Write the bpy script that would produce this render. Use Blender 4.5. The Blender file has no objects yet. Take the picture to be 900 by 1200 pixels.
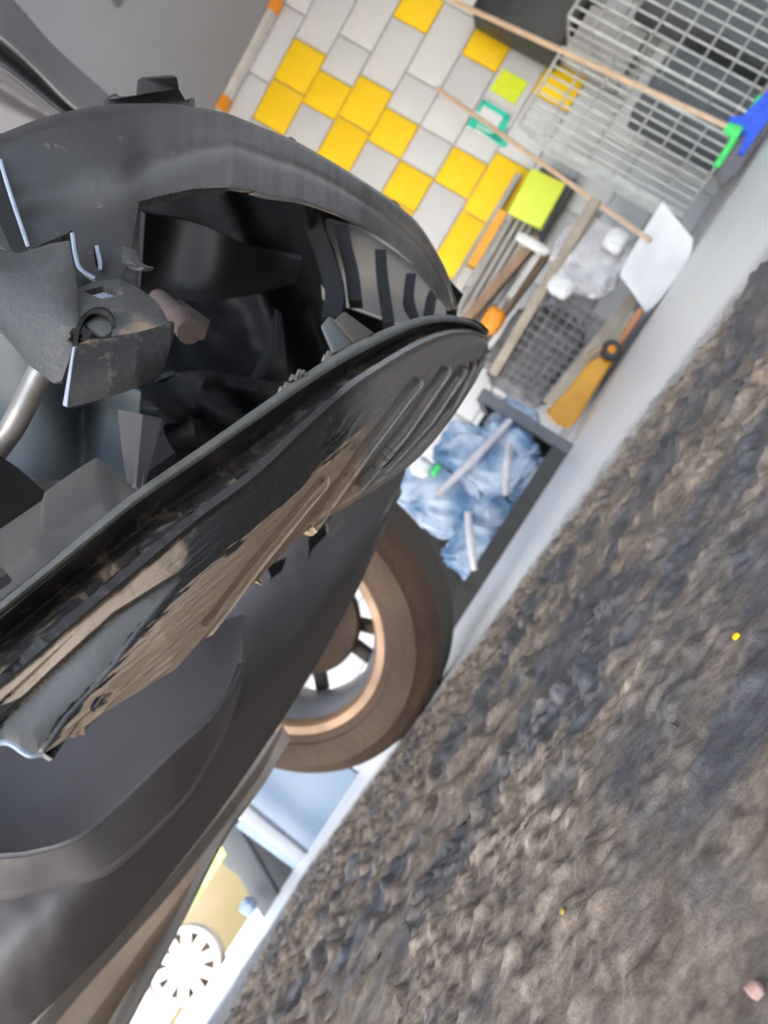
import bpy, bmesh, math, random
import numpy as np
from mathutils import Vector, Matrix, geometry
random.seed(7); rng = np.random.default_rng(7)
R = math.radians
scene = bpy.context.scene
col = scene.collection

# ---------------------------------------------------------------- camera
ROLL, PITCH, EYE, FPX = R(33), R(7.22), 0.088, 900.0
U = Vector((1, 0, 0)); F = Vector((0, math.cos(PITCH), math.sin(PITCH))); V = Vector((0, -math.sin(PITCH), math.cos(PITCH)))
CX = U * math.sin(ROLL) - V * math.cos(ROLL); CY = U * math.cos(ROLL) + V * math.sin(ROLL)
CAM = Vector((0, 0, EYE))
cd = bpy.data.cameras.new('camera'); cam = bpy.data.objects.new('camera', cd); col.objects.link(cam)
m = Matrix((CX, CY, -F)).transposed().to_4x4(); m.translation = CAM
cam.matrix_world = m
cd.sensor_fit = 'VERTICAL'; cd.sensor_height = 36.0; cd.lens = 36.0 * FPX / 1200.0
cd.clip_start = 0.01; cd.clip_end = 200
cd.dof.use_dof = True; cd.dof.focus_distance = 0.25; cd.dof.aperture_fstop = cd.lens / 1.5
scene.camera = cam
# ---------------------------------------------------------------- world, sun, exposure
w = bpy.data.worlds.new('sky'); scene.world = w; w.use_nodes = True
nt = w.node_tree; nt.nodes.clear()
wo = nt.nodes.new('ShaderNodeOutputWorld'); bgn = nt.nodes.new('ShaderNodeBackground')
sky = nt.nodes.new('ShaderNodeTexSky'); sky.sky_type = 'NISHITA'; sky.sun_disc = False
sky.sun_elevation = R(38); sky.sun_rotation = R(230); sky.air_density = 1.0; sky.dust_density = 2.0
nt.links.new(sky.outputs[0], bgn.inputs[0]); nt.links.new(bgn.outputs[0], wo.inputs[0])
bgn.inputs[1].default_value = 0.55
sd = bpy.data.lights.new('sun', 'SUN'); sun = bpy.data.objects.new('sun', sd); col.objects.link(sun)
sd.energy = 9.0; sd.angle = R(0.6); sd.color = (1, .93, .82)
sun.rotation_euler = (-Vector((-0.62, -0.48, 0.60))).to_track_quat('-Z', 'Y').to_euler()
sun.location = (-6, -5, 8)
scene.view_settings.view_transform = 'Standard'; scene.view_settings.look = 'None'
scene.view_settings.gamma = 1.0; scene.view_settings.use_curve_mapping = False
scene.view_settings.exposure = 0.55

# ---------------------------------------------------------------- helpers
def P(px, py, d):
    "the point seen at a photo pixel, d metres along the view axis"
    return CAM + d * (F + CX * ((px - 450) / FPX) - CY * ((py - 600) / FPX))
def lin(c):
    return tuple((x / 255 / 12.92) if x / 255 <= .04045 else ((x / 255 + .055) / 1.055) ** 2.4 for x in c)
def tag(o, label=None, cat=None, group=None, kind=None):
    if label: o['label'] = label
    if cat: o['category'] = cat
    if group: o['group'] = group
    if kind: o['kind'] = kind
    return o
def empty(name, loc, label, cat, group=None, rz=0):
    o = bpy.data.objects.new(name, None); col.objects.link(o); o.location = loc; o.rotation_euler = (0, 0, rz)
    o.empty_display_size = .05
    bpy.context.view_layer.update()
    return tag(o, label, cat, group)
def put(name, me, mat, parent=None):
    o = bpy.data.objects.new(name, me); col.objects.link(o)
    if mat and not me.materials: me.materials.append(mat)
    if parent:
        o.parent = parent
        o.matrix_parent_inverse = world_of(parent).inverted()
    return o
def world_of(o):
    m = o.matrix_basis.copy()
    if o.parent: m = world_of(o.parent) @ o.matrix_parent_inverse @ m
    return m
def finish(me, angle=35, smooth=True):
    me.update()
    if smooth:
        me.shade_smooth(); me.set_sharp_from_angle(angle=R(angle))
    return me
class MB:
    "collects shapes in one mesh, in world space"
    def __init__(s): s.bm = bmesh.new()
    def box(s, c, size, rz=0, bev=0, mat=None):
        M = mat or (Matrix.Translation(Vector(c)) @ Matrix.Rotation(rz, 4, 'Z'))
        r = bmesh.ops.create_cube(s.bm, size=1.0, matrix=M @ Matrix.Diagonal((*size, 1)))
        if bev:
            es = {e for v in r['verts'] for e in v.link_edges}
            bmesh.ops.bevel(s.bm, geom=list(es), offset=bev, segments=2, affect='EDGES', profile=.5)
        return s
    def tube(s, pts, r, n=8, caps=True, closed=False):
        pts = [Vector(p) for p in pts]; k = len(pts)
        rr = r if isinstance(r, (list, tuple)) else [r] * k
        rings = []; up = None
        for i, p in enumerate(pts):
            a = pts[(i - 1) % k] if (i or closed) else p; b = pts[(i + 1) % k] if (i < k - 1 or closed) else p
            t = (b - a).normalized()
            if up is None: up = t.orthogonal().normalized()
            up = (up - t * up.dot(t)).normalized(); sd_ = t.cross(up)
            rings.append([s.bm.verts.new(p + (up * math.cos(q) + sd_ * math.sin(q)) * rr[i]) for q in [2 * math.pi * j / n for j in range(n)]])
        for i in range(k if closed else k - 1):
            A, B = rings[i], rings[(i + 1) % k]
            for j in range(n): s.bm.faces.new((A[j], A[(j + 1) % n], B[(j + 1) % n], B[j]))
        if caps and not closed:
            s.bm.faces.new(rings[0][::-1]); s.bm.faces.new(rings[-1])
        return s
    def bar(s, a, b, wd, ht, up=(0, 0, 1), bev=0):
        a, b = Vector(a), Vector(b); t = (b - a); L = t.length; t.normalize()
        y = Vector(up).cross(t).normalized(); z = t.cross(y)
        M = Matrix((t, y, z)).transposed().to_4x4(); M.translation = (a + b) / 2
        return s.box(None, (L, wd, ht), mat=M, bev=bev)
    def lathe(s, prof, M, n=48, closed=False):
        "prof: (radius, height) pairs, spun about local Z"
        rings = [[s.bm.verts.new(M @ Vector((r * math.cos(2 * math.pi * j / n), r * math.sin(2 * math.pi * j / n), h))) for j in range(n)] for r, h in prof]
        k = len(rings)
        for i in range(k if closed else k - 1):
            A, B = rings[i], rings[(i + 1) % k]
            for j in range(n): s.bm.faces.new((A[j], A[(j + 1) % n], B[(j + 1) % n], B[j]))
        return s
    def poly_prism(s, pts, off):
        a = [s.bm.verts.new(Vector(p)) for p in pts]; b = [s.bm.verts.new(Vector(p) + Vector(off)) for p in pts]
        k = len(a)
        s.bm.faces.new(a); s.bm.faces.new(b[::-1])
        for i in range(k): s.bm.faces.new((a[i], b[i], b[(i + 1) % k], a[(i + 1) % k]))
        return s
    def build(s, name, mat, parent=None, angle=35, smooth=True, bev=0):
        bmesh.ops.recalc_face_normals(s.bm, faces=s.bm.faces)
        if bev:
            bmesh.ops.bevel(s.bm, geom=[e for e in s.bm.edges if len(e.link_faces) == 2 and e.calc_face_angle(0) > .6], offset=bev, segments=2, affect='EDGES', profile=.5)
        me = bpy.data.meshes.new(name); s.bm.to_mesh(me); s.bm.free()
        return put(name, finish(me, angle, smooth), mat, parent)
def cr(pts, n, mode='cr'):
    "resample a polyline of tuples to n+1 points by arc length"
    a = np.array(pts, float); k = len(a)
    L = np.r_[0, np.cumsum(np.maximum(np.linalg.norm(np.diff(a[:, :2], axis=0), axis=1), 1e-6))]; L /= L[-1]
    t = np.linspace(0, 1, n + 1)
    if mode == 'lin' or k < 3: return np.stack([np.interp(t, L, a[:, c]) for c in range(a.shape[1])], 1)
    tan = np.zeros_like(a)
    for i in range(k):
        i0, i1 = max(i - 1, 0), min(i + 1, k - 1); tan[i] = (a[i1] - a[i0]) / max(L[i1] - L[i0], 1e-9)
    idx = np.clip(np.searchsorted(L, t, 'right') - 1, 0, k - 2); h = (L[idx + 1] - L[idx]); q = ((t - L[idx]) / h)[:, None]; h = h[:, None]
    return (2*q**3-3*q**2+1)*a[idx] + (q**3-2*q**2+q)*h*tan[idx] + (-2*q**3+3*q**2)*a[idx+1] + (q**3-q**2)*h*tan[idx+1]
def inside(x, y, poly):
    r = np.zeros(x.shape, bool); n = len(poly); j = n - 1
    for i in range(n):
        xi, yi = poly[i]; xj, yj = poly[j]
        c = ((yi > y) != (yj > y)) & (x < (xj - xi) * (y - yi) / ((yj - yi) or 1e-9) + xi)
        r ^= c; j = i
    return r
def shell(name, Pt, keep, thick, mat, parent, dust=None, angle=40, P0=None):
    "grid of world points -> closed shell of real thickness, extruded away from the camera side"
    nv, nu = Pt.shape[:2]
    P0 = Pt if P0 is None else P0
    du = np.gradient(P0, axis=1); dv = np.gradient(P0, axis=0)
    N = np.cross(du, dv); N /= np.maximum(np.linalg.norm(N, axis=2, keepdims=True), 1e-12)
    if np.mean(np.sum(N * (Pt - np.array(CAM)), axis=2)) < 0: N = -N
    B = Pt + N * thick
    verts = np.concatenate([Pt.reshape(-1, 3), B.reshape(-1, 3)]); K = nv * nu
    faces = []; idx = np.arange(K).reshape(nv, nu); edge = {}
    for i in range(nv - 1):
        for j in range(nu - 1):
            if not keep[i, j]: continue
            a, b, c_, d = int(idx[i, j]), int(idx[i, j+1]), int(idx[i+1, j+1]), int(idx[i+1, j])
            faces.append((a, b, c_, d)); faces.append((d + K, c_ + K, b + K, a + K))
            for e in ((a, b), (b, c_), (c_, d), (d, a)):
                if (e[1], e[0]) in edge: del edge[(e[1], e[0])]
                else: edge[e] = 1
    for a, b in edge: faces.append((b, a, a + K, b + K))
    me = bpy.data.meshes.new(name); me.from_pydata(verts.tolist(), [], faces)
    at = me.attributes.new('dust', 'FLOAT', 'POINT')
    film = np.zeros(K)
    if isinstance(dust, tuple): film = dust[1].reshape(-1); dust = dust[0]
    me.attributes.new('film', 'FLOAT', 'POINT').data.foreach_set('value', np.r_[film, film].astype(np.float32))
    at = me.attributes['dust']
    dd = np.zeros(K) if dust is None else dust.reshape(-1)
    at.data.foreach_set('value', np.r_[dd, dd].astype(np.float32))
    bm = bmesh.new(); bm.from_mesh(me); bmesh.ops.delete(bm, geom=[v for v in bm.verts if not v.link_faces], context='VERTS')
    bmesh.ops.recalc_face_normals(bm, faces=bm.faces); bm.to_mesh(me); bm.free()
    return put(name, finish(me, angle), mat, parent)
def loft(name, rows, mat, parent, nu=70, nv=14, thick=.003, disp=None, holes=(), dust=None, mu='cr', mv='cr', angle=40):
    rs = np.stack([cr(r, nu, mu) for r in rows])                       # rows x nu+1 x 3
    if len(rows) > 2 and mv == 'cr':
        t = np.linspace(0, len(rows) - 1, nv + 1); G = np.zeros((nv + 1, nu + 1, 3)); k = len(rows)
        tan = np.zeros_like(rs)
        for i in range(k): tan[i] = (rs[min(i+1, k-1)] - rs[max(i-1, 0)]) / (min(i+1, k-1) - max(i-1, 0))
        for a, tt in enumerate(t):
            i = min(int(tt), k - 2); q = tt - i
            G[a] = (2*q**3-3*q**2+1)*rs[i] + (q**3-2*q**2+q)*tan[i] + (-2*q**3+3*q**2)*rs[i+1] + (q**3-q**2)*tan[i+1]
    else:
        t = np.linspace(0, len(rows) - 1, nv + 1); i = np.minimum(t.astype(int), len(rows) - 2); q = (t - i)[:, None, None]
        G = rs[i] * (1 - q) + rs[i + 1] * q
    S, T = np.meshgrid(np.linspace(0, 1, nu + 1), np.linspace(0, 1, nv + 1))
    px, py, d = G[..., 0].copy(), G[..., 1].copy(), G[..., 2].copy()
    if disp is not None: d = d + disp(px, py, S, T)
    cx = (px[:-1, :-1] + px[1:, 1:]) / 2; cy = (py[:-1, :-1] + py[1:, 1:]) / 2
    keep = np.ones(cx.shape, bool); px0, py0 = px.copy(), py.copy()
    for h in holes:                                                    # cut the opening, then draw its border on to the outline
        gone = inside(cx, cy, h); keep &= ~gone
        g = np.zeros(px.shape, int); n_ = np.zeros(px.shape, int)
        for a in (0, 1):
            for b_ in (0, 1):
                g[a:a + gone.shape[0], b_:b_ + gone.shape[1]] += gone; n_[a:a + gone.shape[0], b_:b_ + gone.shape[1]] += 1
        ed = (g > 0) & (g < n_)
        X_, Y_ = px[ed], py[ed]; best = np.full(X_.shape, 1e9); nx_, ny_ = X_.copy(), Y_.copy()
        for (ax, ay), (bx_, by) in zip(h, list(h[1:]) + [h[0]]):
            L2 = max((bx_ - ax) ** 2 + (by - ay) ** 2, 1e-9); q = np.clip(((X_ - ax) * (bx_ - ax) + (Y_ - ay) * (by - ay)) / L2, 0, 1)
            fx, fy = ax + q * (bx_ - ax), ay + q * (by - ay); dd = np.hypot(X_ - fx, Y_ - fy); bt = dd < best
            best[bt] = dd[bt]; nx_[bt] = fx[bt]; ny_[bt] = fy[bt]
        ok = best < 9; X_[ok] = nx_[ok]; Y_[ok] = ny_[ok]; px[ed] = X_; py[ed] = Y_
    Pt = np.array(CAM) + d[..., None] * (np.array(F) + np.array(CX) * ((px - 450) / FPX)[..., None] - np.array(CY) * ((py - 600) / FPX)[..., None])
    P0 = np.array(CAM) + d[..., None] * (np.array(F) + np.array(CX) * ((px0 - 450) / FPX)[..., None] - np.array(CY) * ((py0 - 600) / FPX)[..., None])
    return shell(name, Pt, keep, thick, mat, parent, None if dust is None else dust(px, py, S, T), angle, P0)
def plate(name, outer, mat, parent, thick=.003, holes=(), bev=.0008):
    "flat-ish sheet part cut to an outline, with real thickness"
    loops = [outer] + list(holes)
    allp = [p for l in loops for p in l]
    tris = geometry.tessellate_polygon([[Vector((p[0], p[1], 0)) for p in l] for l in loops])
    W = [P(*p) for p in allp]
    n = Vector()
    for a, b, c_ in tris:
        q = (W[b] - W[a]).cross(W[c_] - W[a])
        if q.dot(W[a] - CAM) < 0: q = -q
        n += q
    n.normalize(); off = n * thick
    bm = bmesh.new(); A = [bm.verts.new(p) for p in W]; B = [bm.verts.new(p + off) for p in W]
    for a, b, c_ in tris:
        bm.faces.new((A[a], A[b], A[c_])); bm.faces.new((B[c_], B[b], B[a]))
    k = 0
    for l in loops:
        for i in range(len(l)):
            a, b = k + i, k + (i + 1) % len(l); bm.faces.new((A[a], B[a], B[b], A[b]))
        k += len(l)
    bmesh.ops.recalc_face_normals(bm, faces=bm.faces)
    if bev:
        bmesh.ops.bevel(bm, geom=[e for e in bm.edges if len(e.link_faces) == 2 and e.calc_face_angle(0) > .9], offset=bev, segments=2, affect='EDGES', profile=.5)
    me = bpy.data.meshes.new(name); bm.to_mesh(me); bm.free()
    return put(name, finish(me, 30), mat, parent)
# value noise for relief
_perm = rng.integers(0, 1 << 30, 4096)
def vnoise(x, y, seed=0):
    xi = np.floor(x).astype(np.int64); yi = np.floor(y).astype(np.int64); fx = x - xi; fy = y - yi
    fx = fx*fx*fx*(fx*(fx*6-15)+10); fy = fy*fy*fy*(fy*(fy*6-15)+10)
    def hsh(a, b): return (_perm[(a * 73 + _perm[(b * 151 + seed * 977) & 4095]) & 4095] & 0xffff) / 65535.0
    return (hsh(xi, yi)*(1-fx)+hsh(xi+1, yi)*fx)*(1-fy) + (hsh(xi, yi+1)*(1-fx)+hsh(xi+1, yi+1)*fx)*fy
def fbm(x, y, o=4, seed=0):
    r = 0; a = 1; s = 0
    for i in range(o):
        r = r + a * vnoise(x, y, seed + i); s += a; a *= .5; x = x * 2.03 + 7.1; y = y * 2.03 + 3.7
    return r / s

# ---------------------------------------------------------------- materials
def mat(name, base, rough=.5, metal=0, spec=.5):
    m = bpy.data.materials.new(name); m.use_nodes = True
    b = m.node_tree.nodes['Principled BSDF']; b.inputs['Base Color'].default_value = (*base, 1)
    b.inputs['Roughness'].default_value = rough; b.inputs['Metallic'].default_value = metal
    b.inputs['Specular IOR Level'].default_value = spec
    return m
def noisy(name, c1, c2, scale=8, rough=(.4, .6), metal=0, bump=0, bscale=60, detail=6, lo=.35, hi=.65, spec=.5, stretch=None):
    m = mat(name, c1, rough[0], metal, spec); N = m.node_tree.nodes; L = m.node_tree.links; b = N['Principled BSDF']
    tc = N.new('ShaderNodeTexCoord'); n = N.new('ShaderNodeTexNoise'); n.inputs['Scale'].default_value = scale; n.inputs['Detail'].default_value = detail
    src = tc.outputs['Object']
    if stretch:
        mp = N.new('ShaderNodeMapping'); mp.inputs['Scale'].default_value = stretch; L.new(src, mp.inputs[0]); src = mp.outputs[0]
    L.new(src, n.inputs['Vector'])
    r = N.new('ShaderNodeValToRGB'); r.color_ramp.elements[0].position = lo; r.color_ramp.elements[1].position = hi
    r.color_ramp.elements[0].color = (*c1, 1); r.color_ramp.elements[1].color = (*c2, 1)
    L.new(n.outputs['Fac'], r.inputs[0]); L.new(r.outputs[0], b.inputs['Base Color'])
    mr = N.new('ShaderNodeMapRange'); mr.inputs['From Min'].default_value = .3; mr.inputs['From Max'].default_value = .7
    mr.inputs['To Min'].default_value = rough[0]; mr.inputs['To Max'].default_value = rough[1]
    L.new(n.outputs['Fac'], mr.inputs['Value']); L.new(mr.outputs[0], b.inputs['Roughness'])
    if bump:
        n2 = N.new('ShaderNodeTexNoise'); n2.inputs['Scale'].default_value = bscale; n2.inputs['Detail'].default_value = 5
        L.new(src, n2.inputs['Vector']); bp = N.new('ShaderNodeBump'); bp.inputs['Strength'].default_value = bump; bp.inputs['Distance'].default_value = .01
        L.new(n2.outputs['Fac'], bp.inputs['Height']); L.new(bp.outputs[0], b.inputs['Normal'])
    return m
def dusty(name, base, dustc, rough=.42, scale=40, streak=(1, 1, 1), base2=None, spec=.5):
    "dark plastic with dry mud where the mesh carries the 'dust' attribute, and a fine film elsewhere, partly painted sky reflection"
    m = mat(name, base, rough, 0, spec); N = m.node_tree.nodes; L = m.node_tree.links; b = N['Principled BSDF']
    tc = N.new('ShaderNodeTexCoord'); mp = N.new('ShaderNodeMapping'); mp.inputs['Scale'].default_value = streak; L.new(tc.outputs['Object'], mp.inputs[0])
    n = N.new('ShaderNodeTexNoise'); n.inputs['Scale'].default_value = scale; n.inputs['Detail'].default_value = 9; n.inputs['Roughness'].default_value = .65; L.new(mp.outputs[0], n.inputs['Vector'])
    at = N.new('ShaderNodeAttribute'); at.attribute_name = 'dust'
    a = N.new('ShaderNodeMath'); a.operation = 'MULTIPLY_ADD'; L.new(n.outputs['Fac'], a.inputs[0]); a.inputs[1].default_value = 1.6; L.new(at.outputs['Fac'], a.inputs[2])
    r = N.new('ShaderNodeMapRange'); r.inputs['From Min'].default_value = 1.02; r.inputs['From Max'].default_value = 1.5; L.new(a.outputs[0], r.inputs['Value'])
    n3 = N.new('ShaderNodeTexNoise'); n3.inputs['Scale'].default_value = 9; n3.inputs['Detail'].default_value = 8; L.new(tc.outputs['Object'], n3.inputs['Vector'])
    mixb = N.new('ShaderNodeMix'); mixb.data_type = 'RGBA'; L.new(n3.outputs['Fac'], mixb.inputs[0]); mixb.inputs[6].default_value = (*base, 1); mixb.inputs[7].default_value = (*(base2 or [x * 1.7 for x in base]), 1)
    fa = N.new('ShaderNodeAttribute'); fa.attribute_name = 'film'; mf = N.new('ShaderNodeMix'); mf.data_type = 'RGBA'
    L.new(fa.outputs['Fac'], mf.inputs[0]); L.new(mixb.outputs[2], mf.inputs[6]); mf.inputs[7].default_value = (.30, .295, .295, 1)
    mix = N.new('ShaderNodeMix'); mix.data_type = 'RGBA'; L.new(r.outputs[0], mix.inputs[0]); L.new(mf.outputs[2], mix.inputs[6]); mix.inputs[7].default_value = (*dustc, 1)
    L.new(mix.outputs[2], b.inputs['Base Color'])
    rr = N.new('ShaderNodeMapRange'); rr.inputs['To Min'].default_value = rough; rr.inputs['To Max'].default_value = .9; L.new(r.outputs[0], rr.inputs['Value']); L.new(rr.outputs[0], b.inputs['Roughness'])
    bp = N.new('ShaderNodeBump'); bp.inputs['Strength'].default_value = .35; bp.inputs['Distance'].default_value = .0012; L.new(a.outputs[0], bp.inputs['Height']); L.new(bp.outputs[0], b.inputs['Normal'])
    return m
M = {}
M['plastic'] = dusty('bumper_plastic', (.028, .028, .03), (.21, .165, .125), .42, 60)
M['plastic_scuffed'] = dusty('scuffed_plastic', (.028, .0275, .0295), (.46, .35, .255), .46, 140)
M['liner'] = dusty('liner_plastic', (.008, .009, .011), (.05, .045, .04), .6, 50, spec=.25)
M['tray'] = dusty('undertray_plastic', (.092, .087, .092), (.20, .17, .15), .45, 30)
M['bracket'] = dusty('bracket_plastic', (.05, .05, .053), (.24, .18, .12), .4, 220)
M['tab'] = noisy('tab_plastic', (.075, .07, .068), (.10, .092, .088), 30, (.5, .65))
M['bluegrey'] = noisy('lower_apron', (.07, .085, .095), (.12, .14, .15), 12, (.5, .7))
M['pipe'] = noisy('aluminium_pipe', (.42, .41, .40), (.3, .29, .28), 60, (.35, .5), metal=.6)
M['rust_pink'] = noisy('primer_bolt', (.115, .085, .08), (.07, .058, .055), 50, (.5, .8))
M['sill'] = noisy('sill_paint', (.20, .195, .2), (.3, .26, .22), 20, (.25, .4))
M['sill_tan'] = noisy('sill_sun_reflection', (.5, .38, .27), (.36, .28, .21), 14, (.4, .6))  # tan colour holds the sunlight reflected along the sill
M['tire'] = noisy('tire_rubber', (.088, .050, .029), (.045, .030, .021), 5, (.65, .9), bump=.3, bscale=90)
M['tread'] = noisy('tire_tread', (.06, .058, .05), (.09, .08, .065), 20, (.7, .9))
M['rim'] = noisy('rim_lip', (.40, .25, .15), (.26, .17, .11), 14, (.4, .6), metal=.2)
M['barrel'] = noisy('rim_barrel', (.30, .31, .34), (.18, .18, .2), 6, (.3, .5), metal=.3)
M['spoke'] = noisy('rim_spoke', (.03, .028, .026), (.07, .05, .04), 20, (.5, .7))
M['blk_grey'] = noisy('grey_block_paint', (.63, .645, .68), (.58, .595, .635), 4, (.5, .65), bump=.15, bscale=70)
M['blk_yellow'] = noisy('yellow_block_paint', (.97, .66, .006), (.92, .60, .005), 4, (.5, .65), bump=.15, bscale=70)
M['mortar'] = noisy('mortar', (.50, .50, .51), (.42, .42, .43), 30, (.8, .9))
M['ceil'] = noisy('ceiling_board', (.31, .315, .345), (.27, .275, .30), 1.2, (.6, .8))
M['white'] = noisy('white_paint', (.75, .76, .78), (.68, .69, .72), 10, (.4, .6))
M['trimwhite'] = noisy('trim_metal', (.62, .60, .58), (.5, .48, .46), 8, (.4, .6))
M['orange'] = noisy('orange_paint', (.85, .32, .02), (.75, .26, .015), 15, (.45, .6))
M['wire'] = noisy('galvanised_wire', (.52, .53, .52), (.40, .41, .40), 30, (.35, .5), metal=.35)
M['darkgrey'] = noisy('dark_grey_board', (.09, .10, .115), (.12, .13, .145), 8, (.5, .7))
M['bluechip'] = noisy('sky_tinted_grey_plastic', (.24, .31, .36), (.32, .385, .43), 60, (.35, .5), bump=.2, bscale=900)  # grey plastic with the sky's blue reflection put into its colour
M['post'] = noisy('post_paint', (.42, .45, .5), (.36, .39, .44), 10, (.5, .6))
M['skytint'] = noisy('sky_reflection_tint', (.34, .40, .52), (.26, .31, .40), 200, (.4, .6))  # pale blue paints the sky's reflection on plastic edges
M['boxblack'] = dusty('clip_box_plastic', (.012, .012, .013), (.16, .12, .085), .5, 260, spec=.2)
M['black'] = noisy('black_plastic', (.02, .02, .022), (.035, .035, .037), 15, (.4, .6))
M['wood'] = noisy('wood_handle', (.62, .46, .33), (.50, .36, .25), 10, (.5, .7), stretch=(6, 6, .6))
M['beam'] = noisy('grey_timber', (.36, .32, .26), (.26, .23, .19), 10, (.6, .8), bump=.1)
M['card'] = noisy('cardboard', (.36, .25, .17), (.28, .19, .13), 12, (.7, .85))
M['greycard'] = noisy('grey_cardboard', (.42, .41, .41), (.33, .32, .32), 10, (.6, .8))
M['lime'] = noisy('lime_card', (.72, .85, .03), (.66, .80, .02), 30, (.5, .6))
M['limepale'] = noisy('lime_plastic', (.80, .92, .10), (.74, .88, .08), 10, (.35, .5))
M['teal'] = noisy('teal_print', (.03, .62, .48), (.02, .55, .43), 40, (.5, .6))
M['green'] = noisy('green_plastic', (.08, .72, .18), (.06, .62, .14), 20, (.35, .5))
M['blue'] = noisy('blue_bristle', (.04, .14, .85), (.03, .09, .7), 60, (.5, .7), bump=.5, bscale=200)
M['bristle'] = noisy('grey_bristle', (.12, .125, .14), (.18, .18, .2), 60, (.6, .8), bump=.5, bscale=200)
M['yellowjack'] = noisy('yellow_enamel', (.85, .40, .02), (.75, .33, .015), 10, (.3, .45))
M['paleblue'] = noisy('pale_blue_sheet', (.27, .36, .48), (.24, .33, .45), 3, (.4, .55))
M['tanwall'] = noisy('sunlit_bank', (.16, .125, .075), (.13, .12, .06), 2, (.8, .95), bump=.3, bscale=12)
M['film'] = noisy('plastic_film_white', (.62, .62, .66), (.42, .41, .45), 14, (.15, .35))
M['filmdark'] = noisy('grey_bag', (.10, .10, .115), (.22, .21, .22), 16, (.25, .45))
m = mat('clear_plastic', (.55, .72, .92), .16, 0, .8); M['clear'] = m
b = m.node_tree.nodes['Principled BSDF']; b.inputs['Transmission Weight'].default_value = .35; b.inputs['IOR'].default_value = 1.3
N_ = m.node_tree.nodes; n_ = N_.new('ShaderNodeTexNoise'); n_.inputs['Scale'].default_value = 9; n_.inputs['Detail'].default_value = 6
r_ = N_.new('ShaderNodeValToRGB'); r_.color_ramp.elements[0].position = .38; r_.color_ramp.elements[1].position = .62
r_.color_ramp.elements[0].color = (.16, .30, .52, 1); r_.color_ramp.elements[1].color = (.70, .82, .97, 1)
t_ = N_.new('ShaderNodeTexCoord'); m.node_tree.links.new(t_.outputs['Object'], n_.inputs['Vector']); m.node_tree.links.new(n_.outputs['Fac'], r_.inputs[0]); m.node_tree.links.new(r_.outputs[0], b.inputs['Base Color'])
M['leaf'] = noisy('leaf', (.20, .42, .06), (.45, .62, .2), 12, (.5, .7))
M['alloy'] = noisy('white_alloy', (.86, .86, .85), (.80, .80, .79), 10, (.3, .4))
M['paletire'] = noisy('dusty_tire', (.35, .27, .19), (.28, .21, .15), 10, (.7, .9))
# floor: pale worn concrete with a crust of brown dirt and tar in the work area
def floor_mat():
    m = mat('floor_concrete', (.4, .4, .42), .5); N = m.node_tree.nodes; L = m.node_tree.links; b = N['Principled BSDF']
    tc = N.new('ShaderNodeTexCoord')
    def noise(s, d=7, ro=.6, st=None):
        n = N.new('ShaderNodeTexNoise'); n.inputs['Scale'].default_value = s; n.inputs['Detail'].default_value = d; n.inputs['Roughness'].default_value = ro
        if st:
            mp = N.new('ShaderNodeMapping'); mp.inputs['Scale'].default_value = st; L.new(tc.outputs['Object'], mp.inputs[0]); L.new(mp.outputs[0], n.inputs['Vector'])
        else: L.new(tc.outputs['Object'], n.inputs['Vector'])
        return n.outputs['Fac']
    def ramp(src, els):
        r = N.new('ShaderNodeValToRGB'); e = r.color_ramp.elements
        while len(e) < len(els): e.new(.5)
        for q, (p_, c_) in zip(e, els): q.position = p_; q.color = (*c_, 1)
        L.new(src, r.inputs[0]); return r.outputs[0]
    def mix(f, a, c_):
        x = N.new('ShaderNodeMix'); x.data_type = 'RGBA'; L.new(f, x.inputs[0]); L.new(a, x.inputs[6]); L.new(c_, x.inputs[7]); return x.outputs[2]
    dirt = ramp(noise(60, 10, .72), [(.30, (.085, .066, .053)), (.45, (.20, .16, .125)), (.56, (.31, .255, .20)), (.70, (.52, .44, .36))])
    tar = ramp(noise(55, 9, .7), [(.3, (.06, .061, .068)), (.55, (.115, .115, .125)), (.75, (.25, .235, .22))])
    at = N.new('ShaderNodeAttribute'); at.attribute_name = 'tar'
    t2 = N.new('ShaderNodeMapRange'); t2.inputs['From Min'].default_value = .42; t2.inputs['From Max'].default_value = .58; L.new(at.outputs['Fac'], t2.inputs['Value'])
    work = mix(t2.outputs[0], dirt, tar)
    conc = ramp(noise(3, 8, .6), [(.3, (.80, .83, .86)), (.7, (.88, .90, .92))])
    ad = N.new('ShaderNodeAttribute'); ad.attribute_name = 'dirt'
    out = mix(ad.outputs['Fac'], conc, work)
    L.new(out, b.inputs['Base Color'])
    rr = N.new('ShaderNodeMapRange'); rr.inputs['To Min'].default_value = .30; rr.inputs['To Max'].default_value = .72; L.new(ad.outputs['Fac'], rr.inputs['Value'])
    r3 = N.new('ShaderNodeMath'); r3.operation = 'MULTIPLY_ADD'; L.new(t2.outputs[0], r3.inputs[0]); r3.inputs[1].default_value = -.16; L.new(rr.outputs[0], r3.inputs[2])
    r4 = N.new('ShaderNodeMath'); r4.operation = 'MAXIMUM'; L.new(r3.outputs[0], r4.inputs[0]); r4.inputs[1].default_value = .3
    L.new(r4.outputs[0], b.inputs['Roughness'])
    bp = N.new('ShaderNodeBump'); bp.inputs['Strength'].default_value = .6; bp.inputs['Distance'].default_value = .0016
    L.new(noise(330, 8, .7), bp.inputs['Height']); L.new(bp.outputs[0], b.inputs['Normal'])
    return m
M['floor'] = floor_mat()

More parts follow.
